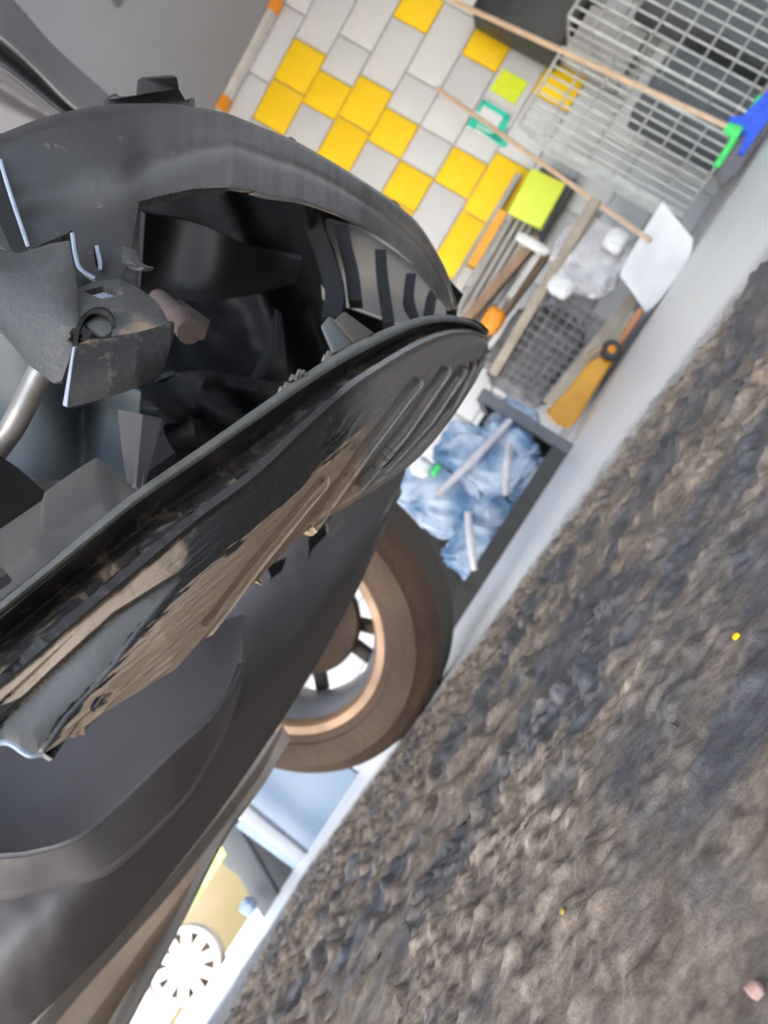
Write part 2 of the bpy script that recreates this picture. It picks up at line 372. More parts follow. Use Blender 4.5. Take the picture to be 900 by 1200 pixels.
# ---------------------------------------------------------------- setting: floor, wall, ceiling
def floor_relief(x, y):
    edge = 1.30 - .95 * np.clip(x, -.9, 1.2) + .22 * (fbm(x * 3, y * 3, 3, 40) - .5)      # where the crust of dirt ends
    k = np.clip((edge + .10 - y) / .22, 0, 1) * np.clip((y + 3) / 1.5, 0, 1)
    clod = fbm(x * 64, y * 64, 4, 5); clod2 = fbm(x * 150, y * 150, 3, 11)
    z = (np.clip(clod - .46, 0, 1) * .030 + (clod2 - .5) * .005) * np.clip((y - .10) / .75, .10, 1) ** .8
    z += (fbm(x * 9, y * 9, 3, 21) - .5) * .008 * np.clip(y / .5, .2, 1)
    z += (fbm(x * 420, y * 420, 3, 31) - .5) * .0013
    z -= .004
    return z * k, k
def grid_patch(x0, x1, y0, y1, st):
    nx = max(1, int(round((x1 - x0) / st))); ny = max(1, int(round((y1 - y0) / st)))
    X, Y = np.meshgrid(np.linspace(x0, x1, nx + 1), np.linspace(y0, y1, ny + 1))
    i = np.arange((nx + 1) * (ny + 1)).reshape(ny + 1, nx + 1)
    f = np.stack([i[:-1, :-1], i[:-1, 1:], i[1:, 1:], i[1:, :-1]], -1).reshape(-1, 4)
    return X.ravel(), Y.ravel(), f
xs, ys, fs, off = [], [], [], 0
for a in [(-.20, .44, .05, .52, .0016), (-.68, -.20, .05, .52, .008), (.44, .92, .05, .52, .005), (-.92, .92, .52, 2.2, .0062), (-4.2, -.92, .52, 2.2, .05), (.92, 5, .52, 2.2, .03),
          (-4.2, 5, -4, .05, .1), (-4.2, -.68, .05, .52, .05), (.92, 5, .05, .52, .05), (-4.2, 5, 2.2, 5.2, .06), (-4.2, 5, 5.2, 6.2, .2)]:
    x, y, f = grid_patch(*a); xs.append(x); ys.append(y); fs.append(f + off); off += len(x)
x = np.concatenate(xs); y = np.concatenate(ys); f = np.concatenate(fs)
z, k = floor_relief(x, y)
me = bpy.data.meshes.new('floor'); me.vertices.add(len(x)); me.vertices.foreach_set('co', np.stack([x, y, z], 1).astype(np.float32).ravel())
me.loops.add(f.size); me.loops.foreach_set('vertex_index', f.astype(np.int32).ravel()); me.polygons.add(len(f))
me.polygons.foreach_set('loop_start', np.arange(0, f.size, 4, dtype=np.int32)); me.update(calc_edges=True)
me.attributes.new('dirt', 'FLOAT', 'POINT').data.foreach_set('value', k.astype(np.float32))
tar = fbm(x * 7, y * 12, 5, 60) * .62 + fbm(x * 30, y * 30, 4, 70) * .38 + .16 * np.clip((x + .03) / .25, -1, 1) * np.clip(1 - (y - .25) / .6, 0, 1) - .05
tar -= .35 * np.exp(-((x - .004) / .016) ** 2 - ((y - .192) / .022) ** 2)
me.attributes.new('tar', 'FLOAT', 'POINT').data.foreach_set('value', tar.astype(np.float32))
me.shade_smooth()
tag(put('floor', me, M['floor']), kind='structure')
# ground outside the workshop
mb = MB(); mb.box((-14, 4, -.06), (19.6, 30, .1)); tag(mb.build('trim_1', noisy('yard_concrete', (.40, .36, .29), (.34, .31, .25), 3, (.7, .9), bump=.2)), kind='structure')
mb = MB(); mb.box((.4, 13.1, -.06), (9.2, 13.8, .1)); mb.box((.4, -9, -.06), (9.2, 10, .1)); tag(mb.build('trim_2', bpy.data.materials['yard_concrete']), kind='structure')
# back wall of painted blocks, turned 9.6 degrees
WA = R(9.6); W0 = Vector((.93, 4.2, 0)); WD = Vector((math.cos(WA), -math.sin(WA), 0)); WN = Vector((-math.sin(WA), -math.cos(WA), 0))
def wp(s, z, o=0): return W0 + WD * s + WN * o + Vector((0, 0, z))
S0, S1, CH = -2.75, 3.85, .2215
ZT = 2.48 + CH * .8
mb = MB(); c0 = wp((S0 + S1) / 2, ZT / 2, -.10); mb.box(c0, (S1 - S0, .17, ZT), -WA)
wall = tag(mb.build('wall_back', M['mortar'], smooth=False), kind='structure')
cells = [S0 + .2065 * i for i in range(40)]
sh = (.553 - S0) % .2065; base = S0 + sh
def yel(row, s):
    Y = {0: [(.55, 1.04)], 1: [(.76, .96)], 2: [(.55, 1.04), (1.38, 1.57)], 3: [(.76, .96)], 4: [(.35, .76), (1.38, 1.57)], 5: [(.76, .96)], 6: [(.35, 1.04), (1.38, 1.57)], 7: [(.5, .7)]}
    return any(a - .02 < s < b_ + .02 for a, b_ in Y.get(row, []))
blockmesh = {}
def block(s0, s1, z0, z1, m):
    key = (round(s1 - s0, 3), round(z1 - z0, 3), m.name)
    if key not in blockmesh:
        q = MB(); q.box((0, 0, 0), (s1 - s0 - .008, .03, z1 - z0 - .008), bev=.004)
        bmesh.ops.recalc_face_normals(q.bm, faces=q.bm.faces); me = bpy.data.meshes.new('block'); q.bm.to_mesh(me); q.bm.free(); me.materials.append(m); blockmesh[key] = finish(me)
    o = bpy.data.objects.new('block', blockmesh[key]); col.objects.link(o); o.parent = wall
    o.location = wp((s0 + s1) / 2, (z0 + z1) / 2, -.012 + random.uniform(-.002, .002)); o.rotation_euler = (0, 0, -WA)
nrow = 12
for row in range(-1, nrow):
    zt = min(2.48 - row * CH, ZT); zb = max(2.48 - (row + 1) * CH, 0)
    if zt - zb < .05: continue
    edges = {.553, 1.04, .76, .96, 1.17, 1.375, 1.57, .35, .14}
    s = S0; i = 0
    pts = [S0] + sorted([.553 + .405 * q + (.205 if row % 2 else 0) for q in range(-9, 9)]) + [S1]
    pts = [p for p in pts if S0 <= p <= S1]
    extra = []
    Y = {0: [(.553, 1.04)], 1: [(.76, .96)], 2: [(.553, 1.04), (1.38, 1.57)], 3: [(.76, .96)], 4: [(.35, .76), (1.38, 1.57)], 5: [(.75, .96)], 6: [(.35, 1.04), (1.38, 1.57)]}.get(row, [])
    for a, b_ in Y:
        pts = [p for p in pts if not (a - .09 < p < b_ + .09)] + [a, b_] + ([(a + b_) / 2] if b_ - a > .4 else [])
    pts = sorted(set(round(p, 3) for p in pts))
    for a, b_ in zip(pts[:-1], pts[1:]):
        if b_ - a < .03: continue
        mid = (a + b_) / 2
        block(a, b_, zb, zt, M['blk_yellow'] if any(p - .005 < mid < q + .005 for p, q in Y) else M['blk_grey'])
# ceiling and its edge trim above the wall
mb = MB(); mb.box((.2, 1.2, ZT + .06), (9.2, 8.8, .12)); tag(mb.build('ceiling', M['ceil'], smooth=False), kind='structure')
mb = MB()
mb.bar(wp(S0, ZT - .02, .05), wp(S1, ZT - .02, .05), .06, .035)
tr = tag(mb.build('trim_3', M['trimwhite'], smooth=False), kind='structure')
for s in (.53, 1.12, 1.75, 2.4):
    mb = MB(); mb.bar(wp(s - .04, ZT - .021, .052), wp(s + .04, ZT - .021, .052), .066, .041); mb.build('orange_clip', M['orange'], tr)
mb = MB(); mb.box((4.85, 1.2, ZT / 2), (.15, 8.4, ZT)); tag(mb.build('wall_right', M['blk_grey'], smooth=False), kind='structure')

# ceiling lamp: small white bulb on a dark holder
q = P(209, 13, 3.25); lampbase = Vector((q.x, q.y, ZT))
lamp = empty('ceiling_lamp', lampbase, 'small white round bulb on a dark holder under the grey ceiling', 'lamp')
mb = MB(); mb.tube([lampbase, lampbase - Vector((0, 0, .03))], [.06, .05], 16); mb.tube([lampbase + Vector((-.1, .02, -.012)), lampbase + Vector((0, 0, -.012))], .02, 8); mb.build('holder', M['darkgrey'], lamp)
mb = MB(); bmesh.ops.create_uvsphere(mb.bm, u_segments=16, v_segments=10, radius=.034, matrix=Matrix.Translation(lampbase - Vector((0, 0, .055)))); mb.build('bulb', M['white'], lamp)

# ---------------------------------------------------------------- the car: undertray, sill, wheel, liner
car = empty('car', (-.55, 1.1, 0), 'dark car seen from below, black plastic undertray above a rusty front wheel', 'car')
# smooth undertray
def tray_disp(px, py, S, T):
    return .010 * np.sin(S * 7 + T * 3) * T + (fbm(px / 60, py / 60, 2, 80) - .5) * .006
tray_rows = [
    [(-70, 780, .62), (60, 770, .62), (200, 700, .64), (330, 590, .68), (420, 540, .72), (490, 515, .78)],
    [(-70, 960, .58), (90, 900, .58), (230, 780, .61), (340, 668, .665), (420, 590, .72), (478, 545, .77)],
    [(-70, 1090, .51), (90, 1000, .53), (250, 850, .59), (345, 740, .655), (425, 630, .715), (470, 568, .76)],
    [(-70, 1200, .49), (70, 1095, .52), (220, 930, .60), (335, 790, .665), (415, 672, .715), (463, 585, .75)],
    [(-70, 1290, .53), (70, 1168, .57), (200, 1025, .65), (322, 858, .73), (412, 705, .75), (458, 602, .77)]]
nt_ = [[(382, 590), (399, 578), (402, 590), (392, 600), (385, 612)], [(361, 630), (384, 612), (386, 626), (369, 642), (362, 658)], [(312, 662), (338, 652), (332, 668), (318, 678)]]
loft('undertray', tray_rows, M['tray'], car, 130, 60, .004, tray_disp, nt_, dust=lambda px, py, S, T: .10 + .22 * np.clip(1 - np.abs(px - 400) / 60, 0, 1) * (T < .3) + .0 * S)  # thin even mask, plus a paler patch near the right end
# darker cavity floor behind the notches
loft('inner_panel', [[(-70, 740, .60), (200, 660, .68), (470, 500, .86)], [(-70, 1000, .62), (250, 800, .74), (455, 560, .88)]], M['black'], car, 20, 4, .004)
# raised step of the undertray
bl = [[(-70, 880, .54), (30, 850, .55), (130, 790, .565), (230, 735, .585), (286, 720, .61)],
      [(-70, 1004, .385), (0, 1000, .39), (33, 997, .392), (83, 983, .395), (120, 957, .405), (200, 880, .43), (262, 822, .46), (284, 776, .50)],
      [(-70, 1006, .385), (0, 1003, .39), (34, 1000, .392), (85, 986, .395), (122, 960, .405), (203, 883, .43), (264, 825, .46), (285, 778, .50)],
      [(-70, 1048, .395), (13, 1043, .40), (60, 1032, .405), (112, 1022, .41), (147, 1000, .42), (213, 937, .45), (242, 893, .475), (265, 850, .495), (286, 790, .52)],
      [(-70, 1060, .52), (13, 1056, .53), (62, 1044, .54), (118, 1030, .54), (152, 1006, .55), (216, 941, .60), (245, 896, .62), (268, 852, .63), (288, 792, .64)]]
loft('undertray_bulge', bl, M['tray'], car, 90, 60, .003, mv='lin', angle=25, dust=lambda px, py, S, T: .30 * np.clip(1 - S * 2.2, 0, 1) * (T > .5) * (T < .76) + .1)  # mask also makes the step's lower facet paler toward its left end
# sill along the car's lower edge
loft('sill', [[(-40, 1290, .70), (70, 1168, .74), (200, 1026, .84), (300, 900, .93), (330, 850, .95)],
              [(-10, 1300, .73), (80, 1182, .76), (206, 1040, .85), (303, 912, .935), (332, 858, .95)]], M['sill'], car, 60, 4, .004)
loft('sill_sun_strip', [[(-10, 1300, .72), (66, 1198, .77), (150, 1098, .84), (200, 1040, .88), (244, 992, .92)],
              [(30, 1310, .705), (95, 1210, .76), (165, 1112, .83), (210, 1052, .87), (248, 1000, .915)],
              [(60, 1310, .73), (112, 1222, .78), (178, 1118, .85), (216, 1060, .88), (250, 1004, .92)]], M['sill_tan'], car, 60, 6, .004)  # tan strip stands for sunlight reflected on the sill
loft('sill_flange', [[(58, 1305, .745), (106, 1218, .80), (172, 1112, .865), (206, 1050, .897), (240, 965, .945), (288, 900, .965), (330, 850, .97)],
              [(95, 1320, .70), (132, 1232, .755), (190, 1120, .825), (224, 1054, .86), (266, 975, .915), (310, 916, .955), (340, 866, .965)]], M['sill'], car, 60, 4, .004)
# front wheel
wc = P(349, 731, 1.62); wc.z = .322
n = Vector((-math.sin(R(20)), -math.cos(R(20)), 0)).normalized(); xa = Vector((0, 0, 1)).cross(n).normalized(); ya = n.cross(xa)
WM = Matrix((xa, ya, n)).transposed().to_4x4(); WM.translation = wc - n * .02
wheel = bpy.data.objects.new('wheel', None); col.objects.link(wheel); wheel.empty_display_size = .05; wheel.parent = car; wheel.location = wc - car.location
mb = MB(); mb.lathe([(.214, .088), (.222, .098), (.235, .100), (.238, .104), (.262, .109), (.285, .107), (.288, .102), (.305, .094), (.317, .078), (.3225, .055), (.322, -.06), (.315, -.08), (.29, -.10), (.25, -.105), (.214, -.088)], WM, 96)
mb.build('tire', M['tire'], wheel)
mb = MB()
for h in (-.05, -.02, .01, .04):
    mb.lathe([(.3215, h - .009), (.3245, h - .007), (.3245, h + .007), (.3215, h + .009)], WM, 96)
mb.build('tread_rib', M['tread'], wheel)
mb = MB(); mb.lathe([(.196, .070), (.198, .086), (.203, .093), (.219, .096), (.224, .091), (.216, .086), (.210, .080), (.208, .068)], WM, 96, closed=True); mb.build('rim_lip', M['rim'], wheel)
mb = MB(); mb.lathe([(.207, .080), (.197, .072), (.188, .05), (.178, .03), (.178, -.03), (.196, -.06), (.205, -.085), (.212, -.085), (.205, -.055), (.186, -.03), (.186, .03), (.2, .055)], WM, 96, closed=True); mb.build('rim', M['barrel'], wheel)
for q in range(10):
    a = 2 * math.pi * q / 10 + .13 + (.1 if q % 2 else -.1)
    mb = MB(); p0 = WM @ Vector((.05 * math.cos(a), .05 * math.sin(a), -.055)); p1 = WM @ Vector((.195 * math.cos(a), .195 * math.sin(a), -.065))
    mb.bar(p0, p1, .026, .03, up=n, bev=.005); mb.build('spoke', M['spoke'], wheel)
mb = MB(); mb.lathe([(0, -.03), (.07, -.03), (.07, -.075), (0, -.08)], WM, 32); mb.build('hub', M['spoke'], wheel)
mb = MB(); mb.lathe([(.06, -.005), (.128, -.005), (.132, -.01), (.132, -.024), (.128, -.028), (.06, -.028)], WM, 64, closed=True); mb.build('brake_disc', M['tire'], wheel)
mb = MB(); mb.tube([wc + n * .0, wc + n * .25 + Vector((-.05, 0, .03))], [.05, .03], 14); mb.build('drive_shaft', M['black'], wheel)
# body panel at upper left with two folds
loft('body_panel', [[(-70, -70, .60), (8, -8, .60), (62, 52, .60), (128, 112, .60), (170, 150, .60)],
                    [(-70, 0, .54), (0, 42, .55), (40, 78, .56), (80, 118, .57), (120, 150, .58)],
                    [(-70, 15, .585), (0, 56, .59), (40, 88, .59), (72, 118, .59), (110, 150, .60)],
                    [(-70, 40, .545), (0, 78, .55), (30, 100, .56), (60, 125, .57), (100, 155, .58)],
                    [(-70, 62, .60), (0, 96, .60), (30, 116, .60), (56, 132, .60), (90, 158, .60)],
                    [(-70, 95, .60), (0, 125, .60), (25, 138, .60), (50, 150, .60), (80, 170, .61)],
                    [(-70, 150, .62), (0, 170, .62), (25, 175, .62), (50, 185, .62), (80, 200, .63)]], M['tray'], car, 50, 48, .004, mv='cr')
# wheel arch liner: a deep dark bowl with folds behind the bumper opening
def bowl(px, py, S, T):
    e = .055 * np.exp(-((px - (372 + .25 * (py - 300))) / 13) ** 2) + .03 * np.exp(-((px - 300 - .4 * (py - 330)) / 22) ** 2)
    return -e * (T > .08) + .02 * (fbm(px / 70, py / 50, 3, 90) - .5)
loft('wheel_arch_liner', [[(100, 160, .40), (230, 175, .42), (360, 205, .48), (450, 255, .56), (540, 350, .64)],
                          [(90, 215, .52), (220, 235, .54), (345, 262, .56), (440, 310, .62), (535, 365, .68)],
                          [(90, 300, .60), (210, 310, .62), (330, 330, .64), (430, 360, .68), (535, 385, .72)],
                          [(80, 400, .58), (200, 410, .60), (310, 405, .64), (410, 400, .68), (530, 400, .72)],
                          [(80, 500, .50), (190, 500, .54), (300, 480, .60), (400, 440, .66), (530, 420, .70)]], M['liner'], car, 150, 90, .004, bowl)
loft('liner_fold', [[(170, 250, .43), (230, 262, .45), (300, 290, .48), (352, 305, .50)], [(165, 330, .47), (220, 330, .47), (290, 322, .49), (350, 318, .52)],
                    [(160, 345, .50), (230, 352, .50), (300, 345, .52), (348, 330, .54)]], M['liner'], car, 50, 20, .003, lambda px, py, S, T: .012 * np.sin(S * 9))
loft('liner_cone', [[(268, 470, .46), (300, 430, .47), (322, 362, .48)], [(300, 455, .45), (322, 425, .455), (326, 365, .475)], [(335, 440, .50), (336, 420, .50), (330, 370, .50)]], M['liner'], car, 30, 14, .003)
# crumpled lower part of the liner
loft('liner_crease', [[(165, 455, .42), (220, 435, .43), (280, 440, .45), (330, 450, .47)], [(165, 490, .37), (220, 470, .40), (275, 465, .42), (330, 462, .46)], [(185, 510, .42), (230, 510, .42), (280, 500, .43), (340, 470, .46)]],
     M['liner'], car, 70, 40, .003, lambda px, py, S, T: .012 * np.sin(px / 11 + 2.2 * np.sin(py / 17)) + .01 * np.sin(py / 8 - px / 40))
plate('cavity_backing', [(-70, 160, .76), (130, 150, .76), (260, 165, .77), (380, 215, .78), (470, 290, .80), (525, 365, .82), (530, 400, .82), (440, 470, .80), (300, 570, .76), (160, 660, .72), (0, 780, .70), (-70, 830, .70)], M['liner'], car, .004)  # dark backing added so no bright gaps show through the cavity
plate('channel_backing', [(-70, 600, .33), (60, 590, .36), (160, 560, .40), (250, 500, .44), (330, 440, .50), (380, 440, .52), (300, 540, .45), (200, 620, .37), (100, 700, .31), (-70, 800, .28)], M['black'], car, .003)  # black backing added so the channel holes look dark
# ribbed air duct: pale wall and dark ribs
loft('duct_wall', [[(368, 255, .545), (420, 270, .56), (470, 300, .575), (520, 345, .60)], [(378, 350, .60), (420, 362, .60), (465, 378, .61), (525, 395, .62)]], noisy('duct_plastic', (.36, .36, .37), (.42, .42, .42), 14, (.35, .5)), car, 30, 12, .003, lambda px, py, S, T: .02 * np.sin(T * 3.1))
for a, w_ in (([(360, 240), (370, 272), (384, 310), (392, 345), (388, 372)], 15), ([(400, 262), (405, 290), (412, 318), (416, 352)], 11), ([(446, 292), (447, 312), (450, 338), (456, 378)], 9), ([(482, 320), (479, 342), (482, 362), (490, 382)], 8), ([(508, 340), (503, 358), (505, 380)], 7)):
    w_ *= 1.5; L_ = [(x - w_ / 2, y, .515 + (x - 370) * .0004) for x, y in a]; Rr = [(x + w_ / 2, y, .515 + (x - 370) * .0004) for x, y in a]
    loft('duct_rib', [L_, Rr], M['liner'], car, 14, 2, .03)
# apron, pipes and bolts deep in the opening
loft('lower_apron', [[(-70, 380, .36), (40, 400, .40), (120, 440, .43), (190, 470, .46)], [(-70, 470, .40), (40, 480, .42), (120, 500, .44), (180, 520, .46)], [(-70, 560, .36), (40, 560, .38), (110, 570, .40), (170, 590, .42)]], M['bluegrey'], car, 60, 20, .004, lambda px, py, S, T: .03 * np.exp(-((px - 95) / 16) ** 2) - .01 * np.sin(px / 25))
loft('apron_leg', [[(138, 480, .375), (190, 490, .37)], [(142, 520, .37), (180, 530, .365)], [(150, 575, .36), (165, 585, .355)]], M['tray'], car, 16, 10, .004, lambda px, py, S, T: .02 * np.abs(S - .55))
loft('liner_dark_back', [[(-70, 520, .30), (0, 535, .33), (58, 580, .35)], [(-70, 640, .30), (0, 640, .32), (50, 640, .34)]], M['black'], car, 12, 4, .004)
mb = MB(); mb.tube([P(60, 415, .33), P(44, 442, .33), P(28, 476, .33), P(14, 502, .33), P(-6, 530, .335), P(-60, 580, .35)], .0052, 14); mb.build('coolant_pipe', M['pipe'], car)
mb = MB(); mb.tube([P(185, 350, .40), P(205, 368, .385), P(222, 388, .375)], [.0052, .0052, .005], 16); mb.tube([P(211, 372, .384), P(223, 389, .374)], .0066, 16); mb.build('bolt', M['rust_pink'], car)
plate('bolt_plate', [(193, 350, .395), (212, 352, .395), (246, 375, .40), (240, 398, .40), (215, 400, .40)], M['rust_pink'], car, .004)
mb = MB(); mb.tube([P(200, 515, .40), P(222, 505, .40), P(240, 512, .41), P(245, 530, .42)], .008, 12); mb.build('hose', M['liner'], car)

# ---------------------------------------------------------------- hanging bumper cover
bum = empty('bumper_cover', (.05, .3, 0), 'scuffed black bumper cover hanging half off the car, with arch lip and slatted valance', 'bumper')
O = [(-70, 185, .245), (-30, 168, .25), (0, 157, .255), (67, 132, .265), (133, 122, .28), (200, 121.5, .295), (267, 133, .315), (300, 146, .325), (350, 167, .345), (407, 200, .37), (457, 233, .395), (487, 258, .415), (507, 287, .435), (522, 315, .455), (531, 342, .47), (534, 364, .48)]
I = [(-60, 300, .232), (-20, 300, .232), (17, 298, .234), (80, 274, .236), (93, 316, .232), (112, 328, .232), (150, 318, .236), (156, 262, .244), (163, 236, .25), (187, 229, .256), (227, 221, .27), (265, 219, .285), (317, 231, .31), (357, 238, .335), (400, 254, .362), (433, 271, .388), (463, 292, .41), (490, 318, .43), (509, 342, .452), (523, 361, .475)]
def seg(pts, n, lo=False): return [tuple(r) for r in cr(pts, n, 'lin' if lo else 'cr')]
cols = [((-110, 205), (-110, 352)), ((-70, 185), (-70, 352)), ((-25, 167), (-25, 352)), ((15, 151), (12, 351)), ((50, 138), (50, 350)), ((85, 129), (85, 348)), ((115, 124), (118, 343)), ((140, 121.8), (148, 330)), ((165, 121), (176, 300)), ((190, 121), (202, 275)), ((210, 122.5), (222, 258)), ((228, 125.5), (240, 243)), ((255, 130), (258, 231)), ((270, 134), (273, 220)), ((306, 148.5), (317, 231)), ((344, 164), (357, 238)), ((387, 188), (400, 254)), ((425, 211.5), (433, 271)), ((460, 235.5), (463, 292)), ((489, 260.5), (490, 318)), ((510, 292), (509, 342)), ((525, 322), (518, 355)), ((535, 362), (526, 364))]
def dO(x): return float(np.interp(x, [o[0] for o in O], [o[2] for o in O]))
def dI(x): return float(np.interp(x, [o[0] for o in I], [o[2] for o in I]))
tt = [0, .012, .03, .06, .1, .2, .32, .45, .55, .68, .8, .9, .96, 1]
prof = [.016, .008, .003, .0005, 0, 0, .001, .0035, .0015, .001, .001, .001, .0012, .002]
rowsA = []
for t_, pd in zip(tt, prof):
    rowsA.append([(o[0] + (i[0] - o[0]) * t_, o[1] + (i[1] - o[1]) * t_, dO(o[0]) * (1 - t_) + dI(i[0]) * t_ + pd) for o, i in cols])
cutA = [[(-120, 188), (1, 188), (12, 228), (33, 290), (36, 292), (80, 273), (84, 269), (88, 298), (93, 315), (112, 328), (137, 337), (150, 345), (150, 420), (-120, 420)],
        [(163, 236), (187, 229.5), (227, 221), (265, 219.6), (300, 224), (262, 262), (240, 330), (200, 400), (152, 340), (147, 318), (155, 285), (160, 255)],
        [(109, 289), (113, 286), (118, 310), (117, 316), (112, 313)]]
loft('arch_panel', rowsA, M['plastic_scuffed'], bum, 420, 90, .0032,
     disp=lambda px, py, S, T: (fbm(px / 60, py / 60, 2, 50) - .5) * .0008, holes=cutA,
     dust=lambda px, py, S, T: (.02 + .12 * np.clip((px - 300) / 200, 0, 1) + .25 * (T > .97) * (px > 150), .95 * np.clip((px - 150) / 260, 0, 1) * (.30 + .5 * fbm(px / 6, py / 70, 3, 51) + .25 * np.clip(1 - np.abs(T - .5) / .15, 0, 1)) + .22 * np.clip(1 - np.abs(T - .56) / .10, 0, 1) * np.clip((px - 40) / 60, 0, 1)), angle=50)
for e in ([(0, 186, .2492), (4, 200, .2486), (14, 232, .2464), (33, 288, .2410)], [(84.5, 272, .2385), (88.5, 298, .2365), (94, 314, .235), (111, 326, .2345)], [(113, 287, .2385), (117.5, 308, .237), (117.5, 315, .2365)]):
    loft('sky_edge', [[(x - .3, y + .3, d - .002) for x, y, d in e], [(x - 2.6, y + 1.2, d + .0012) for x, y, d in e]], M['skytint'], bum, 24, 2, .0006)  # slit edges coloured as if they reflect the sky
# black clip standing above the arch
plate('upper_clip', [(127, 118, .31), (128, 113, .31), (137, 108, .31), (141, 113, .31), (165, 111, .31), (167, 92, .315), (204, 87.5, .32), (208, 90, .32), (211, 105, .325), (220, 120, .33), (224, 114, .33), (229, 114, .33), (230, 128, .33), (180, 140, .32), (130, 135, .31)], M['black'], bum, .006)
for a in ((340, 166, .37), (460, 240, .43)):
    plate('clip_tab', [(a[0] - 6, a[1], a[2]), (a[0], a[1] - 7, a[2]), (a[0] + 7, a[1] - 2, a[2]), (a[0] + 16, a[1] + 14, a[2]), (a[0] - 2, a[1] + 12, a[2])], M['black'], bum, .004, bev=.0004)
# bracket arm with its clip box at lower left
loft('bracket_arm', [[(-70, 270, .225), (-5, 290, .225), (22, 297, .224), (60, 285, .222), (81, 282, .222), (84, 300, .221), (92, 345, .219), (95, 365, .218)],
                     [(-70, 295, .212), (0, 318, .213), (40, 345, .213), (75, 372, .213), (92, 385, .213), (93, 386, .213), (94, 388, .213), (95, 389, .213)],
                     [(-70, 345, .210), (0, 387, .211), (33, 427, .212), (62, 449, .213), (72, 447, .213), (80, 425, .213), (84, 410, .213), (88, 396, .213)]],
     M['bracket'], bum, 90, 36, .0025, mu='lin', dust=lambda px, py, S, T: .02 + .16 * (px > 55) * T)
plate('arm_upper_fold', [(-40, 255, .236), (0, 262, .236), (17, 298, .232), (10, 295, .231), (-10, 282, .23), (-40, 270, .23)], M['bracket'], bum, .002, bev=.0004)
_bx = [(88, 405, .2125), (104, 398, .211), (130, 396, .2105), (160, 390, .211), (200, 378, .213), (202, 398, .2135), (196, 425, .2135), (186, 440, .213), (160, 455, .212), (120, 467, .211), (78, 478, .211), (74, 474, .211), (84, 425, .212)]
loft('clip_box', [[(88, 404, .2125), (104, 398, .211), (130, 396, .2105), (160, 390, .211), (200, 378, .2132)], [(84, 440, .2105), (104, 436, .2095), (130, 432, .209), (160, 426, .2095), (198, 412, .2125)], [(78, 478, .211), (100, 473, .2105), (125, 466, .2105), (160, 455, .2112), (187, 440, .2135)]], M['boxblack'], bum, 60, 30, .004, mu='lin',
     dust=lambda px, py, S, T: .0 + .42 * np.clip(1 - T / .22, 0, 1) * (1 - .4 * S) + .24 * np.clip(1 - np.abs(px - 128) / 14, 0, 1) * (T > .2))
loft('clip_box_top', [[(92, 338, .2245), (112, 329, .228), (140, 327, .231), (160, 336, .233), (183, 352, .233)],
                      [(92, 358, .219), (115, 352, .222), (145, 350, .224), (170, 356, .225), (192, 366, .224)],
                      [(97, 376, .2145), (118, 372, .2155), (148, 374, .2165), (175, 376, .217), (197, 377, .2165)],
                      [(118, 394, .2115), (132, 394, .211), (150, 391, .2115), (175, 386, .213), (200, 379, .2135)]], M['bracket'], bum, 90, 40, .0022, mu='lin',
     holes=[[(97, 341), (121, 335), (145, 343), (142, 346), (118, 350)]], dust=lambda px, py, S, T: .12 + .75 * np.clip(1 - np.abs(px - 170) / 34, 0, 1) * np.clip((T - .45) * 2, 0, 1), angle=60)
# slot rim and rolled hoop of the clip
hoop = [(86, 404, .2115), (86, 396, .211), (91, 378, .2115), (100, 366, .2125), (112, 362, .213), (124, 364, .2135), (132, 372, .2135), (136, 384, .213), (133, 394, .2115), (126, 397, .211)]
loft('clip_hoop', [hoop, [(x + .6, y - .4, d + .0012) for x, y, d in hoop], [(x + 3, y - 2.5, d + .007) for x, y, d in hoop]], M['boxblack'], bum, 60, 4, .0012)
plate('box_edge_glint', [(84.5, 407, .2118), (87.5, 405, .2112), (78, 477, .2102), (73, 475, .2106)], M['skytint'], bum, .001, bev=.0002)  # pale strip painted as the highlight on the box's left edge
plate('clip_hoop_floor', [(88, 402, .219), (110, 380, .223), (128, 394, .222), (120, 398, .216), (104, 400, .214)], M['bracket'], bum, .002, bev=.0003)
plate('slot_blue_backing', [(92, 348, .236), (118, 336, .237), (150, 342, .236), (122, 358, .234)], M['skytint'], bum, .001, bev=.0002)  # added pale blue plate for the blue seen through the slot
plate('hoop_blue_backing', [(110, 365, .2165), (122, 367, .2165), (131, 376, .2165), (133, 390, .2165), (128, 395, .2165), (116, 380, .2165)], M['skytint'], bum, .001, bev=.0002)  # added pale blue plate for the blue seen inside the hoop
plate('clip_box_side', [(193, 384, .2145), (205, 377, .226), (204, 395, .228), (192, 432, .224), (184, 441, .215), (190, 420, .214)], M['black'], bum, .003, bev=.0005)
plate('hook', [(141, 296, .236), (146, 290, .234), (150, 305, .231), (160, 311, .230), (170, 313, .231), (164, 318, .231), (152, 316, .232), (143, 308, .235)], M['bracket'], bum, .004, bev=.0006)
